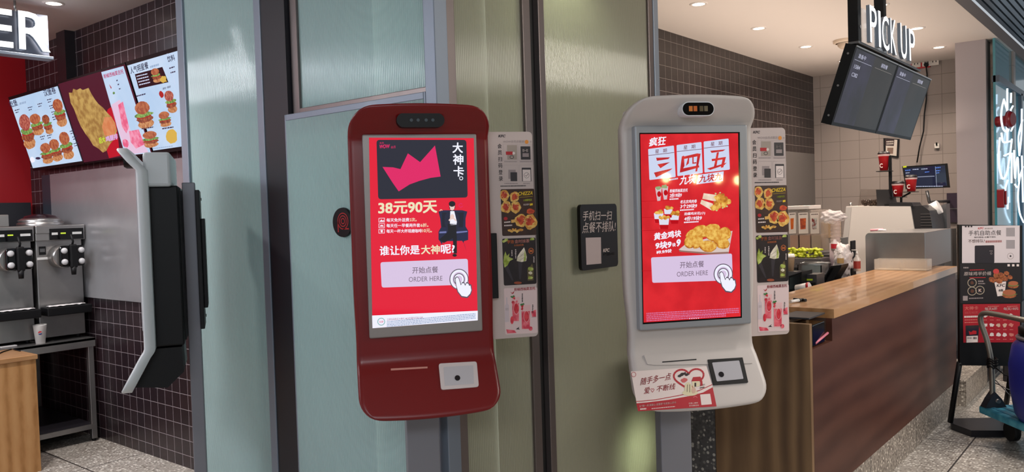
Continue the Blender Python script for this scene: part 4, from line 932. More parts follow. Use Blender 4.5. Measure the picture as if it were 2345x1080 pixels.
def disc(g, r_, a0, a1, m_, l, dy=0): g.poly([(r_*cos(a0+(a1-a0)*i/14), dy+r_*sin(a0+(a1-a0)*i/14)) for i in range(15)], m_, l, True)
disc(g, 0.0125, 0.35, pi+0.1, M('emblem_red', (190,30,50), 0.5), 1, 0.001); disc(g, 0.0125, pi+0.4, 2*pi-0.05, M('emblem_blue', (40,50,110), 0.5), 1, -0.001)
g.build('soda_emblem', cp)
b = B(); b.box(-6.28, -6.24, 2.03, 2.13, 0.766, 0.775, M('scrap_white', (190,186,186), 0.5), 0.003); b.build('squeegee', None, 'small pale scraper lying on the steel table beside the cup', 'scraper')
b = B(); b.box(-7.285, -7.25, 2.35, 2.6, 0.13, 0.74, M('red_panel', (150,14,30), 0.45), 0.004); b.build('red_cabinet', None, 'red panel standing under the steel table', 'panel')

# ------------------------------------------------------------------ pick-up counter
XF, XB_, Y0, Y1 = -1.29, -1.745, 3.72, 6.86
t = thing('pickup_counter', 'long wooden pick-up counter with brown front panel', 'counter', (-1.5, 5.2, 0))
I = inv(t)
b = B()
b.prism([(XF,3.72,0.2),(XF,3.72,0.92),(XF,4.0,0.92),(XF,4.0,1.03),(XF,Y1,1.03),(XF,Y1,0.2)], (-0.03,0,0), WOODF); b.build('front_panel', t, inv=I)
b = B(); b.box(-1.765, XF-0.0, 3.69, 3.72, 0.0, 1.04, WOODE, 0.002); b.build('end_panel', t, inv=I)
b = B(); b.box(-1.765, -1.40, 3.72, 4.0, 1.03, 1.05, WOODE, 0.002); b.box(-1.765,-1.32,3.72,4.05,0.9,0.92,WOODT); b.build('till_shelf', t, inv=I)
b = B(); b.prism([(XF+0.01,4.0,1.03),(XF+0.01,Y1+0.02,1.03),(XB_,Y1+0.02,1.03),(XB_,4.0,1.03)], (0,0,0.045), WOODT); b.build('worktop', t, inv=I)
b = B(); b.box(XB_+0.01, XF-0.03, 4.0, Y1, 0.2, 1.03, M('carcass', (70,50,40), 0.6)); b.build('carcass', t, inv=I)
b = B(); b.box(-1.9, XF+0.0, 3.722, 6.9, 0.0, 0.199, TERK); struct('trim_8', b)
b = B(); b.box(-2.0, -1.766, 3.69, 3.9, 0, 0.95, TERD); struct('wall_terrazzo_end', b)
b = B(); b.box(XF-0.10, XF-0.012, 3.76, 3.93, 0.925, 1.025, BLACKG, 0.004); b.build('card_terminal', None, 'black card terminal tucked in the notch of the wooden counter', 'terminal')
b = B(); b.box(XF-0.16, XF-0.02, 3.74, 3.96, 1.055, 1.062, M('tray_dark', (50,50,54), 0.3)); b.build('flat_tray', None, 'dark flat tray over the notch of the wooden counter', 'tray')
b = B(); b.cyl((XF-0.015,3.80,0.935), (XF-0.005,3.95,0.965), 0.006, 0.006, M('pen_pink', (214,120,140), 0.4), 10); b.build('pink_pen', None, 'pink and white pen in the notch of the wooden counter', 'pen')
# markers
for (p0, p1, c_, lab) in (((1810,690),(1838,686),(226,226,226),'white marker with black cap on the counter top'), ((1818,685),(1846,687),(20,20,22),'black marker crossing behind the white one on the counter')):
    a_, c2 = onZ(*p0, 1.085), onZ(*p1, 1.085); t = thing('marker_pen', lab, 'marker', (a_+c2)/2, 0, 'marker pens on the counter'); I = inv(t)
    b = B(); b.cyl(a_, a_.lerp(c2,0.68), 0.008, 0.008, M('mk_%d'%c_[0], c_, 0.35), 14); b.build('barrel', t, inv=I)
    b = B(); b.cyl(a_.lerp(c2,0.68), c2, 0.009, 0.008, M('mk_black', (16,16,18), 0.35), 14); b.build('cap', t, inv=I)
# stainless pass box on the counter end, acrylic box before it
t = thing('steel_pass_box', 'stainless steel cover box at the far end of the counter', 'box', (-1.65, 6.75, 1.075)); I = inv(t)
b = B(); pts = []
for (cx_, cz_, a0) in ((-1.84+0.03,1.345-0.03,180),):
    for k in range(6): tt = radians(a0-90*k/5); pts.append((cx_+0.03*cos(tt), 6.52, cz_+0.03*sin(tt)))
pts = [(-1.84,6.52,1.0)] + pts + [(-1.424,6.52,1.345),(-1.424,6.52,1.0765),(-1.75,6.52,1.0765),(-1.75,6.52,1.0)]
b.prism(pts, (0,0.01,0), STEEL); b.build('front_sheet', t, inv=I)
b = B(); b.box(-1.434, -1.424, 6.53, 7.42, 1.0765, 1.345, M('steel_brown_reflection', (118,96,82), 0.4, 0.4), 0.001); b.build('side_sheet', t, inv=I)  # brown reflection painted into the steel's base colour
b = B(); b.box(-1.81, -1.434, 6.53, 7.42, 1.333, 1.343, STEEL, 0.001); b.build('top_sheet', t, inv=I)
t = thing('acrylic_box', 'clear acrylic box standing before the steel cover box', 'box', (-1.55, 6.42, 1.0755)); I = inv(t)
ACR = M('clear_acrylic', (240,232,222), 0.05, alpha=0.28)
b = B()
b.box(-1.735, -1.375, 6.36, 6.364, 1.0755, 1.155, ACR); b.box(-1.735, -1.375, 6.50, 6.504, 1.0755, 1.155, ACR); b.box(-1.735, -1.731, 6.364, 6.50, 1.0755, 1.155, ACR); b.box(-1.379, -1.375, 6.364, 6.50, 1.0755, 1.155, ACR); b.box(-1.56, -1.556, 6.364, 6.50, 1.0755, 1.14, ACR); b.build('walls', t, inv=I)
b = B(); b.box(-1.731, -1.379, 6.364, 6.50, 1.0755, 1.08, M('acrylic_floor', (220,200,170), 0.2)); b.build('floor_sheet', t, inv=I)

def clampz(p, z=0.901): p.z = max(p.z, z); return p
# back worktop carrying the machines
b = B(); b.box(-3.2, -1.52, 7.5, 8.6, 0.86, 0.90, STEEL, 0.003); b.box(-3.18, -1.54, 7.54, 8.58, 0.0, 0.86, STEELD); b.build('back_counter', None, 'low steel back counter carrying the drink machines', 'counter')
# a stand for the coffee machine at depth
t = thing('coffee_machine', 'large white and black coffee machine with bean hoppers', 'coffee machine', (-2.0, 7.8, 0.9)); I = inv(t)
MW = M('machine_white', (214,206,200), 0.35)
q = [clampz(onY(*p, 7.6)) for p in ((1921,640),(1938,472),(2085,472),(2096,540),(2096,640))]
b = B(); b.prism(q, (0,0.5,0), MW); b.build('body', t, inv=I)
b = B(); q2 = [clampz(onY(*p, 7.598)) for p in ((1938,474),(1950,474),(1934,640),(1923,640))]; b.prism(q2, (0,-0.008,0), M('machine_trim', (190,184,180), 0.35)); b.build('side_trim', t, inv=I)
b = B(); q = [clampz(onY(*p, 7.62)) for p in ((2085,472),(2112,470),(2128,482),(2135,520),(2136,640),(2097,640),(2097,540))]; b.prism(q, (0,0.46,0), M('machine_black', (36,34,36), 0.4))
for k in range(7): p = onY(2108, 490+k*6.5, 7.615); b.box(p.x, p.x+0.09, 7.612, 7.62, p.z-0.004, p.z+0.004, M('grille', (70,66,66), 0.4))
b.build('side_housing', t, inv=I)
b = B(); q = [onY(*p, 7.7) for p in ((1965,472),(1971,433),(2034,433),(2038,472))]; b.prism(q, (0,0.2,0), M('hopper_smoke', (90,76,64), 0.1, alpha=0.2)); b.build('bean_hopper', t, inv=I)
b = B(); 
for k in range(120):
    p = onY(random.uniform(1970,2010), random.uniform(458,470), 7.7); b.ball((p.x, 7.72+random.uniform(0,0.12), p.z), 0.012, M('coffee_bean', (44,26,20), 0.4), sub=1)
ob = b.build('coffee_beans', t, inv=I); ob['kind'] = 'stuff'
b = B(); q = [onY(*p, 7.69) for p in ((2009,472),(2006,434),(2034,434),(2042,472))]; b.prism(q, (0,0.2,0), M('machine_black', (36,34,36), 0.4)); q = [onY(*p, 7.6) for p in ((2036,472),(2036,463),(2088,464),(2092,472))]; b.prism(q, (0,0.3,0), M('machine_black', (36,34,36), 0.4)); b.build('grinder', t, inv=I)
b = B(); p = onY(1948,470,7.65); b.cyl((p.x,7.65,p.z-0.02), (p.x,7.65,p.z+0.025), 0.008, 0.012, STEEL, 12); b.build('vent_knob', t, inv=I)
# roll printer at the wall end
t = thing('label_printer', 'label printer with white paper roll beside the coffee machine', 'printer', (-1.6, 8.2, 1.0)); I = inv(t)
pr = onY(2142, 500, 8.0)
b = B(); q = [onY(*p, 8.0) for p in ((2120,524),(2126,505),(2150,470),(2160,466),(2162,524))]; b.prism([v+Vector((0,0.12,0)) for v in q], (0,0.15,0), STEELD); q = [onY(*p, 8.62) for p in ((2132,526),(2180,524))]; b.prism([q[0],q[1],Vector((q[1].x,8.62,0)),Vector((q[0].x,8.62,0))], (0,0.2,0), STEELD); b.build('stand', t, inv=I)
p = onY(2142,478,7.95); b = B(); b.cyl((p.x-0.05,7.95,p.z-0.02), (p.x+0.035,7.95,p.z+0.02), 0.055, 0.06, M('paper_roll', (232,226,224), 0.6), 24); b.build('paper_roll', t, inv=I)
b = B(); p = onY(2140,492,7.93); b.box(p.x-0.025, p.x+0.025, 7.90, 7.97, p.z-0.07, p.z+0.02, M('paper_roll', (232,226,224), 0.6), 0.005); b.build('paper_tongue', t, inv=I)
# order monitor on an arm
t = thing('order_monitor', 'small black order monitor with dark blue list above the coffee machine', 'monitor', onY(2120,440,8.6)); I = inv(t)
q = [onY(*p, 8.6) for p in ((2066,381),(2168,374),(2174,429),(2074,433))]; b = B(); b.prism(q, (0,0.04,0), BLACK); b.build('casing', t, inv=I)
g = Gfx((q[0].x,8.599,q[0].z), (1,0,0), (0,0,1), (0,-1,0)); DB = glow('lit_monitor', (34,36,58)); LB = glow('lit_monitor_blue', (90,130,220)); LW = glow('lit_monitor_text', (170,176,200))
g.poly([(2070,385),(2164,378),(2169,425),(2078,429)], DB, 1)
for (x, y, w_, c_) in ((2073,389,12,LB),(2090,387,14,LW),(2110,386,14,LW),(2142,383,12,LB),(2118,393,10,LB),(2143,390,10,LB),(2144,395,7,LB),(2074,395,9,LW),(2079,426,80,LW)): g.fine(x, y+2, x+w_, y+1, 2, c_, 2, 2, 5)
g.stroke([(2080,406),(2140,403)], 1.2, LW, 2); g.stroke([(2142,381),(2145,425)], 0.8, LW, 2); g.poly([(2068,380),(2076,379),(2076,383),(2068,384)], glow('lit_yellow', (200,200,40)), 3)
g.build('display', t)
p = onY(2122,434,8.62); b = B(); b.cyl((p.x,8.63,p.z-0.01), (p.x+0.02,8.63,p.z-0.12), 0.015, 0.015, STEELD, 12); b.cyl((p.x+0.02,8.63,p.z-0.12), (p.x+0.02,9.5,p.z-0.12), 0.015, 0.015, STEELD, 12); b.build('support_arm', t, inv=I)
# wall items on the grey tiles
q = [onY(*p, YB-0.002) for p in ((2085,137),(2155,131),(2155,155),(2085,160))]
t = thing('socket_strip', 'red and white strip of wall sockets near the ceiling', 'sockets', q[3]); I = inv(t)
b = B(); zt_, zb_ = q[0].z, q[3].z; xa, xb_ = q[0].x, q[1].x
b.box(xa, xb_-0.10, YB-0.03, YB-0.001, zb_, zt_, M('socket_red', (178,26,34), 0.4), 0.003); b.build('mounting_box', t, inv=I)
for x in (xa+0.065, xa+0.165, xb_-0.055):
    b = B(); b.box(x-0.043, x+0.043, YB-0.045, YB-0.028, zb_+0.012, zt_-0.012, M('socket_white', (206,198,192), 0.4), 0.004)
    for dx in (-0.015, 0.015): b.box(x+dx-0.004, x+dx+0.004, YB-0.047, YB-0.044, (zb_+zt_)/2-0.012, (zb_+zt_)/2+0.008, BLACK)
    b.build('socket', t, inv=I)
b = B(); p = onY(2120,148,YB-0.06); b.cyl((xa+0.165,YB-0.08,p.z), (xa+0.165,YB-0.045,p.z), 0.02, 0.024, BLACK, 14)
pts = [onY(*pp, YB-0.03) for pp in ((2121,155),(2123,170),(2121,230),(2117,260),(2115,300),(2106,335),(2100,372))]; pts[0] = Vector((xa+0.165,YB-0.07,p.z-0.01))
b.tube(pts, 0.007, BLACK, 8); b.build('plugged_cable', None, 'black plug and cable hanging down the grey tiled wall', 'cable')
t = thing('framed_notice', 'small framed paper notice below the pick-up screens', 'notice', onY(2040,358,YB-0.016)); I = inv(t)
q = [onY(*p, YB-0.016) for p in ((2023,316),(2059,318),(2057,361),(2024,356))]; b = B(); b.prism(q, (0,0.015,0), BLACK); b.build('frame', t, inv=I)
g = Gfx((q[0].x,YB-0.017,q[0].z), (1,0,0), (0,0,1), (0,-1,0)); g.poly([(2029,318),(2055,320),(2053,357),(2028,354)], M('notice_paper', (196,186,176), 0.6), 1); g.poly([(2027,318),(2048,319),(2047,334),(2027,333)], M('notice_dark', (50,30,34), 0.6), 2)
g.fine(2030, 326, 2046, 325, 3, M('notice_paper', (196,186,176), 0.6), 3, 2, 3); g.fine(2030, 331, 2046, 330, 3, M('notice_paper', (196,186,176), 0.6), 3, 2, 3); g.poly([(2032,338),(2046,338),(2045,352),(2032,352)], M('notice_brown', (120,96,84), 0.6), 2); g.build('printed_page', t)
b = B(); p = onY(2169,455,YB); b.box(p.x, p.x+0.13, YB-0.02, YB-0.001, p.z-0.25, p.z+0.06, M('notice_board_dark', (52,40,56), 0.4)); b.box(p.x, p.x+0.13, YB-0.024, YB-0.02, p.z-0.11, p.z-0.10, STEELD); b.build('dark_wall_plate', None, 'dark purple plate on the grey tiles beside the column', 'wall plate')
b = B(); p = onY(2146,333,YB); b.box(p.x-0.02, p.x+0.025, YB-0.03, YB-0.001, p.z-0.03, p.z+0.02, M('hook_white', (220,214,208), 0.4), 0.004); b.box(p.x-0.005,p.x+0.01,YB-0.04,YB-0.03,p.z+0.0,p.z+0.03,BLACK); b.build('wall_hook', None, 'tiny white hook stuck on the grey tiled wall', 'hook')

# display stand with sample cups
MTOP = onY(2038,472,7.6).z+0.001
t = thing('cup_display_stand', 'black stepped stand holding red sample cups', 'stand', onY(2040,472,7.75)); I = inv(t)
A_ = lambda x, y: onY(x, y, 7.75)
p0, p1 = A_(2040,470), A_(2043,356); b = B(); b.box(p0.x-0.012, p0.x+0.012, 7.74, 7.76, MTOP, p1.z, BLACK); b.build('pole', t, inv=I)
b = B(); p = A_(2040,470); b.box(p.x-0.03, p.x+0.2, 7.66, 7.84, MTOP, MTOP+0.02, BLACK); b.build('base', t, inv=I)
for (x0, x1, y) in ((2011,2041,392),(2041,2073,451),(2072,2100,439)):
    b = B(); q0, q1 = A_(x0,y), A_(x1,y); b.box(q0.x, q1.x, 7.68, 7.82, q0.z-0.006, q0.z, BLACK); b.build('shelf', t, inv=I)
b = B(); q0 = A_(2064,470); q1 = A_(2066,451); b.box(q0.x-0.008, q0.x+0.008, 7.74, 7.76, MTOP, q1.z, BLACK); q2 = A_(2085,439); b.tube([(q1.x,7.75,q1.z),(q2.x,7.75,q2.z-0.006)], 0.008, BLACK, 8); b.build('strut', t, inv=I)
RC = M('cup_red', (196,26,34), 0.4)
for (x0, x1, yb, yt, lab) in ((2012,2037,390,352,'red takeaway cup with black lid, topmost on the black stand'), (2043,2070,450,420,'red takeaway cup with black lid on the lowest step of the stand'), (2074,2100,438,406,'red takeaway cup with black lid on the step below the monitor')):
    a_, c_ = A_((x0+x1)/2, yb), A_((x0+x1)/2, yt); r_ = (A_(x1,yb)-A_(x0,yb)).x/2*1.05; h_ = c_.z-a_.z
    cc = cup((a_.x, 7.75, a_.z), r_, h_, RC, M('cup_lid_black', (24,20,22), 0.35), 'takeaway_cup', lab, 'red cups on the black stand')
    b = B(); b.lathe([(r_*0.985,h_*0.86),(r_*1.03,h_*0.97)], M('cup_band', (226,190,186), 0.4), (0,0,0), 24); b.build('pale_band', cc)
    nv = Vector((-a_.x,-7.75,0)).normalized(); g = Gfx(Vector((a_.x,7.75,a_.z+h_*0.35))+nv*(r_*0.86), Vector((-nv.y,nv.x,0)), (0,0,1), nv)
    g.text('C', ((x0+x1)/2-10, yb-6), ((x0+x1)/2-3, yb-6), 10, M('cup_print', (226,206,200), 0.4), 6, 0.03); g.build('cup_print', cc)

# drinks station behind the counter (juice tanks with posters)
for i, (x0, x1, c1, c2, lab) in enumerate(((1806,1824,(200,104,40),(196,90,30),'clear juice tank with orange drink poster, half hidden by menu card'), (1828,1852,(206,96,46),(150,60,40),'clear juice tank with peach drink poster, middle of the three tanks'), (1855,1877,(190,190,186),(120,40,34),'clear juice tank with dark berry drink poster, beside the plastic bags'))):
    a_, c_ = onY(x0,545,6.5), onY(x1,480,6.5); w_ = c_.x-a_.x
    t = thing('juice_tank', lab, 'drink dispenser', ((a_.x+c_.x)/2, 6.55, 1.15), 0, 'juice tanks behind the counter'); I = inv(t)
    b = B(); b.box(a_.x, c_.x, 6.52, 6.75, 1.20, c_.z, M('tank_plastic', (190,176,166), 0.1, alpha=0.4), 0.004); b.build('tank', t, inv=I)
    b = B(); b.box(a_.x+0.004, c_.x-0.004, 6.524, 6.74, 1.205, 1.33, M('juice_%d'%i, (170,100,50) if i < 2 else (160,130,100), 0.2)); b.build('juice', t, inv=I)
    g = Gfx((a_.x,6.515,1.3), (1,0,0), (0,0,1), (0,-1,0)); g.rrect([(x0,487),(x1-2,486),(x1-1,534),(x0+1,535)], 0.002, M('poster_white', (214,200,192), 0.5), 1); g.poly([(x0+4,500),(x1-6,499),(x1-7,524),(x0+5,525)], noisy('poster_drink_%d'%i, c1, c2, 40, 0.4), 2); g.fine(x0+3, 492, x1-4, 491, 2.4, M('poster_ink', (70,50,50), 0.5), 2, 1.5, 3); g.build('drink_poster', t)
b = B(); a_, c_ = onY(1800,479,6.55), onY(1858,470,6.55); b.box(a_.x, c_.x, 6.5, 6.78, c_.z-0.03, c_.z, M('tank_lid', (206,196,192), 0.4), 0.004); b.build('tank_lid_bar', None, 'pale lid bar across the tops of two juice tanks', 'lid')
b = B(); b.box(-2.50, -2.10, 6.50, 6.95, 0.90, 1.18, M('station_dark', (66,62,64), 0.4), 0.006); b.build('dispenser_base', None, 'dark grey base cabinet under the juice tanks', 'cabinet')
YG = noisy('lime_wrap', (176,184,30), (214,216,70), 40, 0.4)
b = B()
for k in range(90):
    p = onY(random.uniform(1803,1876), 0, 6.3); x = onY(random.uniform(1804,1880), 585, 6.3).x; b.ball((x, 6.3+random.uniform(-0.04,0.06), 1.17+random.uniform(0,0.065)), random.uniform(0.010,0.018), YG, (1.3,1,0.8), 1)
ob = b.build('lime_wedges', None, 'pile of yellow-green lime pieces before the juice tanks', 'food', kind='stuff')
b = B(); a_, c_ = onY(1800,598,6.3), onY(1888,590,6.3); b.box(a_.x, c_.x, 6.22, 6.42, 1.09, 1.165, M('tray_grey', (90,84,84), 0.3), 0.004); b.box(a_.x+0.02,c_.x-0.02,6.24,6.4,0.9,1.09,M('station_dark', (66,62,64), 0.4)); b.build('ingredient_tray', None, 'grey tray holding the yellow-green lime pieces', 'tray')
t = thing('sink_bin', 'open stainless bin below the lime pieces', 'bin', onY(1857,612,6.05)); I = inv(t)
a_, c_ = onY(1832,620,6.05), onY(1886,604,6.05); b = B(); zz0, zz1 = a_.z-0.02, c_.z
for bx_ in ((a_.x,c_.x,6.0,6.006),(a_.x,c_.x,6.16,6.166),(a_.x,a_.x+0.006,6.0,6.166),(c_.x-0.006,c_.x,6.0,6.166)): b.box(*bx_, zz0, zz1, STEEL)
b.box(a_.x,c_.x,6.0,6.166,zz0-0.004,zz0,STEEL); b.build('bin_walls', t, inv=I)
b = B(); b.tube([(a_.x-0.01,6.0,zz1),(c_.x+0.01,6.0,zz1),(c_.x+0.01,6.17,zz1),(a_.x-0.01,6.17,zz1)], 0.006, STEEL, 8, True); b.build('rolled_rim', t, inv=I)
b = B(); a_, c_ = onY(1800,700,6.0), onY(1900,622,6.0); b.box(a_.x, onY(1905,640,6.35).x-0.02, 5.98, 6.2, 0.0, onY(1832,620,6.05).z-0.026, M('station_dark', (66,62,64), 0.4), 0.004); b.build('under_bin_cabinet', None, 'dark cabinet under the stainless bin', 'cabinet')
p = onY(1811,620,5.9); cup((p.x,5.9,p.z), 0.03, 0.105, M('milk_tea', (170,140,112), 0.3), M('cup_lid_clear', (214,206,200), 0.3), 'iced_drink_cup', 'milky iced drink cup with pale domed lid behind the menu card'); b = B(); b.box(p.x-0.06,p.x+0.06,5.84,5.96,0,p.z-0.001,M('station_dark', (66,62,64), 0.4)); b.build('cup_ledge', None, 'dark ledge under the milky iced drink cup', 'ledge')
# dark appliances and tilted terminals
def slab(px, Y, depth, mat, name, label, cat, scr=None):
    t = thing(name, label, cat, onY(px[0][0], px[0][1], Y)); I = inv(t)
    q = [onY(*p, Y) for p in px]; zmin = min(v.z for v in q)
    if Y < 5.6:
        for v in q:
            if v.z < zmin+0.03: v.z = 0.901
    b = B(); b.prism(q, (0,depth,0), mat); b.build('casing', t, inv=I)
    if scr:
        g = Gfx((q[0].x,Y-0.001,q[0].z), (1,0,0), (0,0,1), (0,-1,0)); g.poly(scr, BLACKG, 1); g.build('front_face', t)
    return t, I
t, I = slab(((1806,632),(1836,622),(1834,665),(1806,668)), 5.3, 0.2, BLACK, 'receipt_printer', 'black receipt printer behind the menu card edge', 'printer', ((1808,636),(1832,628),(1831,658),(1808,662)))
t, I = slab(((1838,668),(1838,632),(1846,628),(1870,628),(1872,664)), 5.4, 0.15, M('appliance_grey', (60,58,60), 0.4), 'blender_base', 'dark grey appliance with green label behind the counter', 'appliance', ((1841,648),(1868,646),(1868,663),(1841,666)))
g = Gfx((onY(1840,640,5.399).x,5.398,1.1), (1,0,0), (0,0,1), (0,-1,0)); g.rect(1841, 638, 1861, 642, M('green_label', (190,220,50), 0.4), 2); g.build('green_label', t)
t, I = slab(((1876,655),(1902,609),(1927,606),(1926,612),(1902,652)), 5.75, 0.16, BLACK, 'tilted_terminal', 'black tilted order terminal standing behind the counter', 'terminal', ((1881,651),(1903,614),(1909,613),(1887,651)))
b = B(); p = onY(1892,650,5.8); b.box(p.x-0.05, p.x+0.03, 5.78, 5.86, 0.901, p.z, BLACK); b.build('stand', t, inv=I)
b = B(); b.box(-2.35, -1.77, 5.0, 5.83, 0.88, 0.90, STEEL, 0.003); b.box(-2.33, -1.79, 5.02, 5.82, 0, 0.88, STEELD); b.build('prep_bench', None, 'low steel bench directly behind the pick-up counter', 'bench')
p = onY(1846,657,5.1); p.z = p.z; b = B(); b.box(p.x-0.06, p.x+0.03, 5.06, 5.14, 0.901, p.z-0.034, M('station_dark', (66,62,64), 0.4)); b.build('roll_stand', None, 'small dark block under the white roll', 'block')
b = B(); b.cyl((p.x-0.06,5.1,p.z-0.02), (p.x+0.025,5.1,p.z+0.0), 0.032, 0.032, M('roll_white', (214,208,206), 0.5), 20); ob = b.build('tape_roll', None, 'white roll with red stripe behind the counter edge', 'roll')
b = B(); b.cyl((p.x+0.01,5.1,p.z-0.0035), (p.x+0.0245,5.1,p.z-0.0001), 0.033, 0.033, R_, 20); b.build('red_stripe', ob)
# bottles, bags and syrup pumps
def bottle(x, yb, yt, wpx, Y, body, label_c, name, label, pump=True, group=None):
    a_, c_ = onY(x,yb,Y), onY(x,yt,Y); r_ = (onY(x+wpx/2,yb,Y)-onY(x-wpx/2,yb,Y)).x/2; h = c_.z-a_.z
    t = thing(name, label, 'bottle', (a_.x,Y,a_.z), 0, group)
    b = B(); b.lathe([(0.001,0),(r_,0),(r_,h*0.72),(r_*0.45,h*0.88),(r_*0.4,h),(0.001,h)], body, (0,0,0), 24); b.build('bottle_body', t)
    b = B(); b.lathe([(r_*1.02,h*0.15),(r_*1.02,h*0.6)], label_c, (0,0,0), 24); b.build('label_band', t)
    if pump:
        b = B(); b.cyl((0,0,h), (0,0,h*1.18), r_*0.45, r_*0.2, M('pump_white', (220,216,214), 0.4), 14); b.tube([(0,0,h*1.18),(0,0,h*1.26),(-r_*1.5,0,h*1.25)], r_*0.14, M('pump_white', (220,216,214), 0.4), 8); b.build('pump', t)
    return t
bottle(1963, 620, 582, 16, 6.05, M('syrup_white', (206,196,190), 0.3), M('syrup_red', (150,50,40), 0.4), 'syrup_bottle', 'white pump bottle with red-brown label before the steel box', True, 'syrup bottles')
bottle(1925, 606, 580, 15, 6.1, M('syrup_white', (206,196,190), 0.3), M('syrup_tan', (186,150,96), 0.4), 'syrup_bottle', 'white pump bottle with tan label beside the terminal', True, 'syrup bottles')
bottle(1912, 572, 548, 17, 6.4, M('syrup_pale', (220,206,206), 0.3), M('syrup_crimson', (196,30,50), 0.4), 'sauce_bottle', 'clear bottle with bright crimson label among the plastic bags', False)
b = B(); a_, c_ = onY(1905,640,6.35), onY(1990,560,6.35); b.box(a_.x+0.02, c_.x, 6.0, 6.5, 0.2, 1.03, M('station_dark', (66,62,64), 0.4)); b.build('bottle_shelf', None, 'dark shelf carrying the syrup bottles', 'shelf')
BAG = M('plastic_film', (226,218,218), 0.15, alpha=0.5)
def bag(px, Y, name, label, seed, mat=BAG):
    rnd = random.Random(seed); b = B(); cx_ = sum(p[0] for p in px)/len(px); cy2 = sum(p[1] for p in px)/len(px)
    c = onY(cx_, cy2, Y); hx = abs(onY(px[1][0],cy2,Y).x-onY(px[0][0],cy2,Y).x)/2; hz = abs(onY(cx_,px[0][1],Y).z-onY(cx_,px[1][1],Y).z)/2
    for v in b.ball((0,0,0), 1.0, mat, sub=4):
        d = v.co.normalized(); k = 1+0.16*sin(d.x*7+seed)*cos(d.z*9+seed)+0.10*sin(d.y*15+d.z*13+seed)
        v.co = Vector((c.x+d.x*hx*k, Y+d.y*0.09*k, c.z+d.z*hz*k*(1.0-0.15*d.x)))
    return b.build(name, None, label, 'bag')
bag(((1882,482),(1936,512)), 6.45, 'plastic_bag', 'crumpled clear plastic film on top of the cup tower', 1)
bag(((1912,560),(1952,640)), 6.2, 'plastic_bag', 'crumpled white plastic bag of cups before the coffee machine', 5, M('plastic_milky', (220,210,210), 0.3, alpha=0.8))
t = thing('cup_tower', 'tall stack of clear plastic cups wrapped in film', 'cups', onY(1914,550,6.45)); I = inv(t)
a_, c_ = onY(1914,556,6.45), onY(1914,500,6.45); b = B(); n = 7
for k in range(n):
    z0 = a_.z+(c_.z-a_.z)*k/n; b.lathe([(0.032,z0),(0.04,z0+(c_.z-a_.z)/n*0.9),(0.043,z0+(c_.z-a_.z)/n*0.95)], M('clear_cup', (226,206,200), 0.15, alpha=0.6), (a_.x,6.45,0), 20)
b.build('nested_cups', t, inv=I)
b = B(); b.cyl((a_.x,6.45,1.03), (a_.x,6.45,a_.z), 0.05, 0.045, M('carton_pink', (196,176,184), 0.4), 20); b.build('carton', t, inv=I)
b = B(); a_, c_ = onY(1880,545,6.7), onY(1908,508,6.7); b.box(a_.x, c_.x, 6.7, 6.9, a_.z, c_.z, M('carton_tan', (176,150,120), 0.5), 0.004); b.box(-2.095,c_.x+0.06,6.72,6.88,0.0,a_.z,STEELD); b.build('tan_carton', None, 'tan carton on a steel upright beside the juice tanks', 'carton')
b = B(); a_ = onY(1952,600,6.25); b.box(a_.x, a_.x+0.012, 6.2, 6.3, 1.03, 1.30, BLACK, 0.003); b.build('black_divider', None, 'thin black divider panel beside the white bag', 'divider')
b = B(); a_ = onY(2010,527,7.0); b.tube([(a_.x-0.03,6.9,1.352),(a_.x+0.06,6.93,1.358)], 0.01, M('cloth_pink', (230,160,170), 0.6), 8); b.tube([(a_.x-0.03,6.93,1.352),(a_.x+0.09,6.9,1.352)], 0.008, M('cloth_white', (236,226,226), 0.6), 8); b.build('straw_bundle', None, 'pink and white straws lying on the steel cover box', 'straws')

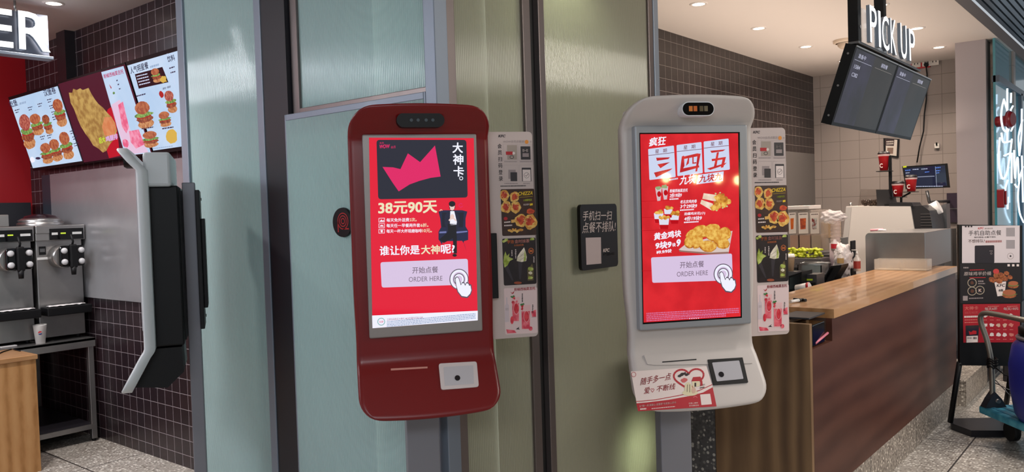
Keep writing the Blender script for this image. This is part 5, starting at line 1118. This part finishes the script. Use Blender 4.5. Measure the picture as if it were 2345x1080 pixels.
# ------------------------------------------------------------------ pick-up screens and sign
XP = -1.5
pv = Vector((0.145,0,0.43)).normalized(); pn = Vector((pv.z,0,-pv.x))
def pk_screen(tl, bl, tr, br, label, ya, yb, txt):
    t = thing('pickup_screen', label, 'screen', (XP, (ya+yb)/2, 2.03), 0, 'pick-up order screens'); I = inv(t)
    o = Vector((XP,ya,2.028)); Ls = 0.452
    q = [o+Vector((0,d,0))+pv*v for d, v in ((0,0),(yb-ya,0),(yb-ya,Ls),(0,Ls))]
    b = B(); b.prism(q, -pn*0.06, BLACK)
    for v in (0.05,0.22,0.40):
        c = o+pv*v-pn*0.03; b.cyl(c+Vector((0,-0.003,0)), c+Vector((0,0.002,0)), 0.006, 0.006, STEEL, 10)
    b.build('casing', t, inv=I)
    b = B(); q = [o+Vector((0,d,0))+pv*v+pn*0.001 for d, v in ((0,Ls-0.008),(yb-ya,Ls-0.008),(yb-ya,Ls),(0,Ls))]; b.prism(q, pn*0.004, STEEL); b.build('top_edge', t, inv=I)
    g = Gfx(o, (0,1,0), pv, pn, 0.0005); LY = yb-ya
    DG = noisy('lit_screen_dark', (14,12,12), (30,25,23), 3, 0.35, 1.0); DG2 = noisy('lit_screen_violet', (16,13,24), (40,36,58), 4, 0.35, 1.0); LN = glow('lit_screen_text', (170,170,190)); LD = glow('lit_screen_line', (120,110,100))
    for m_ in (DG, DG2): m_.node_tree.nodes['Principled BSDF'].inputs['Specular IOR Level'].default_value = 0.12
    g.poly([(0.02,0.02),(LY-0.02,0.02),(LY-0.02,Ls-0.015),(0.02,Ls-0.015)], DG, 1, True)
    g.poly([(0.02,0.02),(LY*0.45,0.02),(LY*0.45,Ls-0.015),(0.02,Ls-0.015)], DG2, 2, True)
    def rt_(txt_, u0_, u1_, v0_, v1_, m_):
        vs, fs, x0, x1, y0, y1 = glyphs(txt_, 0.01, 0); k = g.b.mi(m_)
        bv_ = [g.b.bm.verts.new(g.at((u0_+(v.x-x0)/(x1-x0)*(u1_-u0_), v0_+(v.y-y0)/(y1-y0)*(v1_-v0_)), 3)) for v in vs]
        for f in fs:
            try: ff = g.b.bm.faces.new([bv_[i] for i in f])
            except ValueError: continue
            ff.material_index = k
    rt_('准备中', LY*0.10, LY*0.26, Ls-0.06, Ls-0.035, LN); rt_('请取餐', LY*0.62, LY*0.78, Ls-0.06, Ls-0.035, LN)
    g.poly([(LY*0.05,Ls-0.075),(LY*0.42,Ls-0.075),(LY*0.42,Ls-0.073),(LY*0.05,Ls-0.073)], LN, 3, True); g.poly([(LY*0.5,Ls-0.075),(LY*0.92,Ls-0.075),(LY*0.92,Ls-0.073),(LY*0.5,Ls-0.073)], LD, 3, True)
    for i, s_ in enumerate(txt): rt_(s_, LY*0.08, LY*0.20, Ls-0.12-i*0.045, Ls-0.098-i*0.045, LN)
    g.build('display', t)
    return t
pk_screen(None, None, None, None, 'dark order screen hanging nearest the two black rods, showing two numbers', 4.70, 5.57, ['1584','C382'])
pk_screen(None, None, None, None, 'dark order screen hanging farther along, without order numbers', 5.58, 6.48, [])
t = thing('hanging_pickup_sign', 'hanging illuminated PICK UP lettering above the order screens', 'sign', (-1.36, 5.4, 2.48)); I = inv(t)
b = B(); b.box(-1.40, -1.34, 4.70, 6.1, 2.465, 2.478, STEELD, 0.002); b.build('support_rail', t, inv=I)
b = B(); b.box(-1.385, -1.38, 4.90, 6.02, 2.478, 2.70, M('sign_clear_backing', (150,160,170), 0.2, alpha=0.25)); b.build('backing_panel', t, inv=I)
for ch, x0, x1, y1, h in (('P',1985,2001,102,85),('I',2005,2010,113,83),('C',2013,2029,118,80),('K',2033,2046,127,80),('U',2056,2070,138,80),('P',2076,2089,144,73)):
    g = Gfx((-1.37,5.4,2.48), (0,1,0), (0,0,1), (1,0,0)); g.text(ch, (x0,y1-5), (x1,y1-5+(x1-x0)*0.42), h, LETM, 0, 0.0, depth=0.02, shear=-2, side=ALU); o = g.build('letter', t, solid=True)
for (x, lab) in ((1957,'nearer black ceiling rod carrying the pick-up screens'), (2016,'farther black ceiling rod carrying the pick-up screens')):
    p = onX(x, 60, -1.46); b = B(); b.box(-1.49, -1.43, p.y-0.03, p.y+0.03, 2.44 if x < 2000 else 2.44, ZC, BLACK, 0.003)
    b.cyl((-1.4295,p.y,2.62), (-1.426,p.y,2.62), 0.01, 0.01, STEEL, 10); b.build('ceiling_rod', None, lab, 'rod', 'ceiling rods of the pick-up screens')

# ------------------------------------------------------------------ ceiling fittings
warm = (1.0, 0.84, 0.70)
def downlight(x, y, energy, col, label, vis=True):
    t = thing('downlight', label, 'ceiling light', (x,y,ZC), 0, 'recessed downlights')
    b = B(); b.lathe([(0.045,-0.001),(0.046,-0.006),(0.062,-0.006),(0.066,0.0)], M('downlight_trim', (206,196,190), 0.4), (0,0,0), 28); b.build('trim_ring', t)
    b = B(); b.lathe([(0.001,-0.004),(0.045,-0.004)], M('downlight_lens', (255,240,220), 0.5, emit=(255,240,222), es=9), (0,0,0), 28); b.build('lens', t)
    lamp('downlight_lamp', 'SPOT', (x,y,ZC-0.02), energy*2.2, col, spot_size=radians(135), spot_blend=0.7, shadow_soft_size=0.05)
for (x, y, lab) in ((-2.63,5.39,'recessed downlight nearest the frosted glass'), (-2.64,6.5,'second recessed downlight along the dark tiled wall'), (-2.64,7.6,'third recessed downlight along the dark tiled wall'), (-2.63,8.69,'fourth recessed downlight, close to the grey back wall'),
                    (-1.68,6.43,'recessed downlight behind the pick-up sign rods'), (-1.68,7.54,'recessed downlight above the last letter of the pick-up sign'), (-1.74,8.65,'recessed downlight above the red sockets')):
    downlight(x, y, 34, warm, lab)
downlight(-5.62, 2.23, 30, (1.0,0.93,0.88), 'recessed downlight beside the ORDER sign')
downlight(-5.0, 1.5, 70, (1.0,0.95,0.9), 'recessed downlight added out of view to brighten the order room floor')  # added lamp, out of view, to lift the floor brightness
downlight(-2.60, 3.25, 60, (0.9,1.0,0.9), 'recessed downlight behind the olive glass panel')
lamp('kitchen_ceiling_bounce', 'AREA', (-2.3,6.6,2.2), 30, warm, (-2.3,6.6,3.0), shape='RECTANGLE', size=1.4, size_y=4.0)
t = thing('smoke_detector', 'pale smoke detector on the ceiling beside the black rod', 'smoke detector', (-2.27,7.6,ZC))
b = B(); b.lathe([(0.12,0.0),(0.12,-0.02),(0.10,-0.028)], M('detector_cream', (200,180,160), 0.5), (0,0,0), 28); b.build('base', t)
b = B(); b.lathe([(0.085,-0.028),(0.08,-0.05),(0.06,-0.07),(0.03,-0.075),(0.001,-0.075)], M('detector_cream2', (180,160,142), 0.5), (0,0,0), 28); b.build('sensor_head', t)
b = B(); p = onZ(1947,113,ZC); b.lathe([(0.04,0),(0.04,-0.03),(0.001,-0.04)], M('detector_cream', (200,180,160), 0.5), (p.x,p.y,ZC), 20); b.build('ceiling_sensor', None, 'tiny round ceiling sensor next to the smoke detector', 'sensor')

# ------------------------------------------------------------------ unseen lights behind the viewer, one glowing panel added (they glint in the fluted glass and the screens)
FL = M('lit_diffuser', (255,255,255), 0.5, emit=(236,244,255), es=34.0)
for i, (y0, y1) in enumerate(((-0.9,0.1),(-1.7,-1.45),(-3.0,-2.1))):
    t = thing('linear_ceiling_light', 'long white ceiling light over the order queue, %s from the counter' % ('first','second','third')[i], 'ceiling light', (-6.1,(y0+y1)/2,ZC), 0, 'order room ceiling lights'); I = inv(t)
    b = B(); b.box(-6.24, -5.96, y0, y1, ZC-0.03, ZC, ALU, 0.003); b.build('housing', t, inv=I)
    b = B(); b.box(-6.22, -5.98, y0+0.02, y1-0.02, ZC-0.036, ZC-0.03, FL); b.build('diffuser', t, inv=I)
t = thing('glint_panel_shopfront', 'unseen shopfront with a glowing panel added to glint in the glass', 'added light', (6.5,3.0,0)); I = inv(t)
b = B(); b.box(6.5, 6.6, -1.0, 7.0, 0, 3.1, M('fascia_wall', (90,88,86), 0.6)); b.build('shopfront', t, inv=I)
b = B(); b.box(6.44, 6.5, 2.4, 3.3, 2.28, 2.72, M('glint_panel_glow', (255,255,255), 0.5, emit=(255,246,230), es=26.0)); b.build('glint_panel', t, inv=I)  # glowing panel added so the olive glass shows a bright band
ns = Vector((sin(white.rotation_euler.z), -cos(white.rotation_euler.z), 0)); so = W(white) @ Vector((0,-0.0325,1.5))
for i, (x, y) in enumerate(((1525,407),(1593,409),(1645,409),(1690,412))):
    d_ = ray(x, y); hit = EYEV + d_*((so-EYEV).dot(ns)/d_.dot(ns)); rf = (d_ - ns*(2*d_.dot(ns))).normalized(); c = hit + rf*(4.6/rf.xy.length if False else 4.6)
    t = thing('pendant_lamp', 'warm glass pendant lamp over the corridor seats, %s in its row' % ('first','second','third','fourth')[i], 'lamp', c, 0, 'pendant lamps in the corridor')
    b = B(); b.ball((0,0,0), 0.034, M('pendant_bulb', (255,220,170), 0.4, emit=(255,214,150), es=60.0), (1,1,1.25), 3); b.build('bulb', t)
    b = B(); b.cyl((0,0,0.035), (0,0,0.09), 0.02, 0.014, BLACK, 14); b.cyl((0,0,0.09), (0,0,3.2-c.z), 0.003, 0.003, BLACK, 8); b.build('socket_and_cord', t)

# ------------------------------------------------------------------ neighbouring shop window with neon
XN = -1.26
def window():
    root = bpy.data.objects.new('window_2', None); C.objects.link(root); root['kind'] = 'structure'; root.location = (XN, 9, 0); I = inv(root)
    b = B(); b.box(XN-0.02, XN, 8.57, 12.5, 0.5, 3.1, M('window_glass_lit_teal', (60,124,136), 0.08, spec=0.8)); b.build('pane', root, inv=I)  # teal base colour stands in for the interior lit by neon
    b = B(); b.box(XN-0.03, XN+0.03, 9.95, 10.03, 0.5, 2.66, M('window_frame', (70,80,92), 0.4)); b.box(XN-0.03, XN+0.03, 8.57, 12.5, 2.64, 2.7, M('window_frame', (70,80,92), 0.4)); b.build('frame', root, inv=I)
    b = B(); b.box(XN-0.12, XN+0.04, 8.8, 12.5, 0.0, 0.5, M('shop_plinth', (60,58,64), 0.5)); b.build('sill', root, inv=I)
window()
NE = glow('neon_white_blue', (206,232,255), 2.2)
t = thing('neon_script_sign', 'glowing white-blue neon script sign on the teal shop window', 'neon sign', (XN+0.06, 9.4, 1.5)); I = inv(t)
nx = lambda x, y: onX(2240+x/3.18, 180+y/3.18, XN+0.06)
strokes = [[(212,72),(212,460)], [(240,105),(238,175)], [(188,150),(172,210),(166,290),(180,370),(215,395),(232,330),(215,240),(190,160)], [(252,200),(232,235),(252,290),(258,340),(240,380)],
           [(170,395),(178,470),(235,455)], [(158,430),(148,540),(152,650),(178,740),(208,700),(232,560),(245,440)], [(190,560),(225,545)], [(245,540),(243,760)], [(262,520),(262,620),(270,750),(278,600),(290,560),(296,750)],
           [(318,220),(316,420),(300,560)], [(322,300),(290,420),(300,560)], [(214,740),(196,800),(198,850),(212,880),(214,950)], [(216,860),(214,945)], [(325,640),(298,740),(288,860),(300,980),(330,1045)], [(318,560),(322,700),(326,900)], [(268,770),(282,790)]]
for s_ in strokes:
    pts = []
    for a_, c_ in zip(s_, s_[1:]):
        for k in range(4): f = k/4; pts.append(nx(a_[0]+(c_[0]-a_[0])*f, a_[1]+(c_[1]-a_[1])*f))
    pts.append(nx(*s_[-1]))
    for _ in range(2): pts = [pts[0]]+[(pts[i-1]+pts[i]*2+pts[i+1])/4 for i in range(1,len(pts)-1)]+[pts[-1]]
    b = B(); b.tube(pts, 0.008, NE, 8); b.build('neon_tube', t, inv=I)
lamp('neon_glow', 'AREA', (XN+0.25,9.6,1.7), 6, (0.45,0.8,1.0), (XN-1,9.6,1.7), shape='RECTANGLE', size=1.0, size_y=1.4)
RA = M('alarm_red', (120,14,26), 0.35)
p = onX(2272,272,XN+0.02)
t = thing('red_alarm_bell', 'dark red alarm horn on the side of the grey column', 'alarm', (XN, 8.6, p.z))
b = B(); b.cyl((0.0,0,0), (0.10,-0.02,0), 0.05, 0.05, RA, 24); b.build('base', t)
b = B(); b.cyl((0.10,-0.02,0.01), (0.135,-0.03,0.01), 0.085, 0.06, RA, 28); b.build('horn', t)
p = onX(2272,455,XN+0.02)
t = thing('red_call_point', 'small dark red call point below the alarm horn', 'alarm button', (XN, 8.6, p.z))
b = B(); b.box(0, 0.06, -0.05, 0.05, -0.085, 0.085, RA, 0.008); b.build('box', t); b = B(); b.box(0.06, 0.075, -0.03, 0.04, -0.06, 0.07, M('alarm_red2', (140,20,30), 0.3), 0.008); b.build('cover', t)

# ------------------------------------------------------------------ standing signboard
fx = Vector((-sin(YAW), cos(YAW), 0))
DS = 5.42
def SP(x, y, d=DS): return atD(x, y, d)
t = thing('standing_signboard', 'black standing signboard with three stacked posters beside the counter', 'signboard', onZ(2245,985,0)); t.location.z = 0; I = inv(t)
org = atD(2266, 513, DS); ang = YAW - radians(6); Us = Vector((cos(ang), sin(ang), 0)); Ns = Vector((sin(ang), -cos(ang), 0))
g0 = Gfx(org, Us, (0,0,1), Ns)
def at3(x, y, off=0): q = g0.px(x, y); return org+Us*q[0]+Vector((0,0,1))*q[1]+Ns*off
b = B(); b.prism([at3(2196,514), at3(2341,516), at3(2339,838), at3(2198,836)], -Ns*0.03, BLACK); b.build('panel', t, inv=I)
for (px0, py0, x1, y1, lab) in ((2200,836,2176,966,None),(2322,838,2300,950,None)):
    a_ = at3(px0, py0, -0.015); e = onZ(x1, y1, 0.045) ; b = B(); b.tube([a_+Vector((0,0,0.02)), e], 0.018, BLACK, 8); b.build('leg', t, inv=I)
b = B(); q = [onZ(*p, 0.045) for p in ((2176,960),(2186,957),(2330,955),(2345,965),(2330,985),(2224,985),(2178,968))]
b.prism([Vector((p.x,p.y,0.0)) for p in q], (0,0,0.045), M('base_black', (24,24,32), 0.35)); b.build('base', t, inv=I)
def sheet(quad): 
    b = B(); b.prism([at3(*p, 0.0005) for p in quad], Ns*0.0015, M('poster_back', (30,28,32), 0.5)); return b.build('poster', t, inv=I)
def lay(quad, name):
    pp = sheet(quad); g = Gfx(org+Ns*0.002, Us, (0,0,1), Ns); return pp, g
sgn = t
pp, g = lay(((2202,516),(2336,516),(2336,602),(2202,602)), 'a')
g.poly([(2203,517),(2335,516),(2335,601),(2203,602)], M('print_white_sheet', (208,196,200), 0.5), 1)
g.text('KFC', (2239,525), (2252,524), 4.6, R_, 2, 0.04, shear=1); g.fine(2255, 524.5, 2274, 524, 3, G_, 2, 2, 5)
g.text('手机自助点餐', (2218,539), (2293,538), 11.5, K_, 2, 0.005); g.text('随时随地 点餐不排队', (2231,545), (2281,544), 3.6, K_, 2, 0.02)
g.text('不想排队?', (2217,556), (2255,555), 8, M('ink_brown', (96,50,50), 0.5), 2, 0.01); g.fine(2257, 555.5, 2294, 554.5, 5, M('ink_rosebrown', (150,90,90), 0.5), 2, 2, 4)
g.rrect([(2232,562),(2277,561),(2277,602),(2232,602)], 0.008, M('print_phone_dark', (30,26,36), 0.4), 2); g.ring(2270, 580, 2.4, 2.4, 0.8, G_, 3, 10); g.fine(2266, 575, 2273, 575, 1.4, G_, 3)
for y in (521,549): g.rect(2304, y, 2324, y+20, M('blank_square', (150,142,146), 0.5), 2)
g.ring(2314, 586, 7.5, 7.5, 1, G_, 2, 18); g.ell(2314, 586, 2.2, 2.2, K_, 2, 10)
for k in range(3): g.rect(2209.5+k*6.5, 515.5, 2213.5+k*6.5, 520, K_, 3)
g.build('print', sgn)
pp, g = lay(((2198,603),(2337,602),(2337,692),(2199,694)), 'b')
g.poly([(2198,603),(2337,602),(2337,692),(2199,694)], M('print_black_sheet', (24,20,26), 0.4), 1)
g.fine(2206, 614, 2218, 614, 3, G_, 2, 2, 4); g.fine(2221, 619, 2254, 618, 2, R_, 2, 2, 4); g.text('原味鸡半价桶', (2207,631), (2269,630), 9, P_W, 2, 0.01, shear=1); g.stroke([(2220,635.5),(2257,635)], 1.6, R_, 2)
for (x, y) in ((2226,647),(2226,666),(2244,664)): g.ring(x, y, 10.5, 10, 1.5, M('print_ring', (176,160,140), 0.5), 2, 22); g.ell(x, y, 4, 4, M('print_brownfood', (90,50,34), 0.5), 2, 12, jit=0.25)
g.text('K', (2241,668), (2248,668), 7, P_W, 3); g.fine(2240, 645, 2252, 645, 3, G_, 2); g.fine(2240, 650, 2256, 650, 2.4, G_, 2); g.fine(2219, 684, 2252, 683, 2.4, G_, 2, 2, 4); g.rect(2205, 677, 2216, 688, G_, 2)
g.poly([(2277,646),(2304,644),(2300,676),(2284,678)], P_W, 3); g.text('KFC', (2282,657), (2301,656), 7, K_, 4, 0.03, shear=1); g.text('桶', (2286,668), (2297,667), 6, K_, 4, 0.02)
FR = noisy('print_fried', (130,66,40), (180,104,60), 60, 0.4)
for (x, y, rx) in ((2272,640,8),(2282,632,8),(2292,630,8),(2300,637,8),(2288,641,9),(2305,625,6),(2313,634,6)): g.ell(x, y, rx, rx*0.8, FR, 4, 14, 0.4, 0.15)
g.ell(2281, 621, 7, 6, M('print_redball', (190,60,60), 0.4), 3)
for (x, y, s_) in ((2320,652,12),(2311,673,16)): g.ell(x, y+3, s_, s_*0.4, FR, 5, 14); g.ell(x, y, s_*1.02, s_*0.25, LT_ if False else M('print_lettuce', (110,120,60), 0.5), 6, 14, jit=0.2); g.ell(x, y-4, s_*0.95, s_*0.42, M('print_bun', (170,96,64), 0.4), 7, 16)
for k in range(3): g.rect(2307+k*10.5, 604.5, 2312.5+k*10.5, 609.5, P_W, 2)
g.build('print', sgn)
pp, g = lay(((2205,696),(2336,695),(2335,783),(2206,784)), 'c')
g.poly([(2205,696),(2336,695),(2335,783),(2206,784)], M('print_crimson_sheet', (164,26,40), 0.4), 1)
g.text('大神卡', (2209,710), (2240,709), 9, M('ink_salmon', (206,120,110), 0.5), 2, 0.0); g.text('38元90天', (2209,719), (2240,718), 6, M('ink_salmon2', (180,80,80), 0.5), 2, 0.0); g.fine(2208, 727, 2244, 726, 4, P_W, 2, 3, 5)
for k in range(2): g.fine(2209, 733+k*6, 2241, 732+k*6, 1.6, M('ink_salmon', (206,120,110), 0.5), 2)
g.text('每天6折', (2255,710), (2284,709), 6.6, P_W, 2, 0.02); g.text('每天10元', (2298,710), (2332,709), 6.6, P_W, 2, 0.02); g.fine(2262, 702, 2288, 701, 1.5, M('ink_salmon', (206,120,110), 0.5), 2); g.fine(2306, 702, 2330, 701, 1.5, M('ink_salmon', (206,120,110), 0.5), 2)
g.rrect([(2211,745),(2242,744),(2240,783),(2212,784)], 0.004, K_, 3); g.poly([(2213,751),(2240,750),(2239,768),(2213,769)], M('print_navy', (34,30,44), 0.4), 4); g.poly([(2218,757),(2224,760),(2228,756),(2236,757),(2236,764),(2220,766)], R_, 5); g.poly([(2213,769),(2239,768),(2239,783),(2213,784)], P_W, 4)
g.fine(2215, 775, 2226, 775, 3, G_, 5); g.fine(2229, 776, 2237, 776, 5, K_, 5, 1, 3)
for j in range(3):
    for i in range(5): g.ell(2256+i*15, 722+j*22, 5.4, 4.2, random.choice((M('print_palefood', (206,170,150), 0.5), M('ink_salmon', (206,120,110), 0.5), P_W)), 2, 12, jit=0.3); g.fine(2252+i*15, 733+j*22, 2260+i*15, 733+j*22, 1.5, M('ink_salmon', (206,120,110), 0.5), 2)
g.build('print', sgn)

# ------------------------------------------------------------------ platform trolley and blue drum
to = camw(3.36, 5.02); to.z = 0
t = thing('platform_trolley', 'light blue platform trolley with steel push handle', 'trolley', to, YAW+radians(0))
I = None
TB = noisy('trolley_blue', (48,140,172), (84,176,200), 12, 0.5)
b = B(); b.box(-0.30, 0.62, -0.64, 0.30, 0.165, 0.215, TB, 0.012, 3); b.build('platform', t)
b = B()
for k in range(12): b.box(-0.26+k*0.07, -0.235+k*0.07, -0.61, 0.27, 0.215, 0.218, M('trolley_rib', (60,130,160), 0.5))
b.build('anti_slip_ribs', t)
for (x, y) in ((-0.14,-0.52),(-0.14,0.20),(0.5,-0.52),(0.5,0.20)):
    b = B(); b.box(x-0.035, x+0.035, y-0.03, y+0.03, 0.12, 0.165, STEELD, 0.004); cs = b.build('caster', t)
    b = B(); b.cyl((x-0.02,y,0.065), (x+0.02,y,0.065), 0.064, 0.064, M('rubber', (20,20,22), 0.6), 24); b.build('wheel', cs)
b = B(); Hh = [(-0.235,0.25,0.22),(-0.235,0.25,0.5),(-0.255,0.27,0.66),(-0.285,0.285,0.76),(-0.295,0.275,0.815),(-0.29,0.24,0.84),(-0.285,0.1,0.845),(-0.285,-0.50,0.845),(-0.29,-0.58,0.83),(-0.285,-0.605,0.76),(-0.255,-0.59,0.66),(-0.235,-0.57,0.5),(-0.235,-0.57,0.22)]
hp = [Vector(p) for p in Hh]
hh = []
for i in range(len(hp)-1):
    for k in range(4): hh.append(hp[i].lerp(hp[i+1], k/4))
hh.append(hp[-1])
for _ in range(3): hh = [hh[0]]+[(hh[i-1]+hh[i]*2+hh[i+1])/4 for i in range(1,len(hh)-1)]+[hh[-1]]
b.tube(hh, 0.017, M('handle_steel', (150,148,140), 0.35, 0.7), 14); b.build('push_handle', t)
for y in (0.25, -0.57):
    b = B(); b.prism([(-0.30,y-0.03,0.215),(-0.16,y-0.03,0.215),(-0.19,y-0.03,0.27),(-0.235,y-0.03,0.32),(-0.27,y-0.03,0.27)], (0,0.06,0), M('hinge_grey', (50,54,62), 0.5)); b.cyl((-0.22,y-0.045,0.26),(-0.22,y+0.045,0.26),0.014,0.014,STEEL,10); b.build('hinge_bracket', t)
b = B()
for (z, r_) in ((0.50,0.03),(0.515,0.028),(0.53,0.031),(0.48,0.027)): b.tube([(-0.235+r_*cos(2*pi*i/14), 0.25+r_*sin(2*pi*i/14), z+0.008*sin(i*1.7)) for i in range(14)], 0.005, BLACK, 6, True)
W_ = [(-0.235,0.25,0.49),(-0.20,0.17,0.44),(-0.15,0.10,0.43),(0.0,0.115,0.43)]; b.tube(W_, 0.004, BLACK, 6); b.tube([(-0.235,0.22,0.38),(-0.19,0.16,0.35),(-0.12,0.11,0.34),(0.02,0.12,0.35)], 0.003, STEELD, 6); b.tube([(-0.235,0.22,0.40),(-0.18,0.15,0.31),(-0.06,0.11,0.30)], 0.003, STEELD, 6)
b.build('tied_cord', t)
do = W(t) @ Vector((-0.09,-0.17,0.2185))
d = thing('blue_drum', 'dark blue plastic drum standing on the light blue trolley', 'drum', do)
DBL = M('drum_blue', (26,36,128), 0.4)
b = B(); b.lathe([(0.001,0),(0.20,0),(0.225,0.04),(0.25,0.20),(0.255,0.34),(0.235,0.46),(0.20,0.50)], DBL, (0,0,0), 40); b.build('body', d)
b = B(); b.lathe([(0.20,0.50),(0.212,0.50),(0.215,0.515),(0.20,0.525),(0.195,0.51)], M('drum_ring', (150,150,160), 0.3, 0.6), (0,0,0), 40); b.build('locking_ring', d)
b = B(); b.lathe([(0.18,0.52),(0.20,0.53),(0.20,0.57),(0.18,0.58),(0.17,0.56),(0.16,0.50),(0.001,0.49)], BLACK, (0,0,0), 40); b.build('lid', d)
b = B(); b.box(-0.06, 0.06, -0.245, -0.225, 0.40, 0.47, M('drum_dark', (16,18,40), 0.5), 0.01); b.tube([(-0.05,-0.24,0.44),(-0.06,-0.27,0.42),(0.0,-0.28,0.40),(0.06,-0.27,0.42),(0.05,-0.24,0.44)], 0.008, BLACK, 8); b.build('side_handle', d)
p = onZ(2285,890,0)
b = B(); b.box(-1.15, -0.85, 8.0, 8.5, 0, 0.35, M('dark_crate', (24,22,26), 0.5), 0.01); b.build('dark_crate', None, 'dark box on the floor behind the standing signboard', 'box')
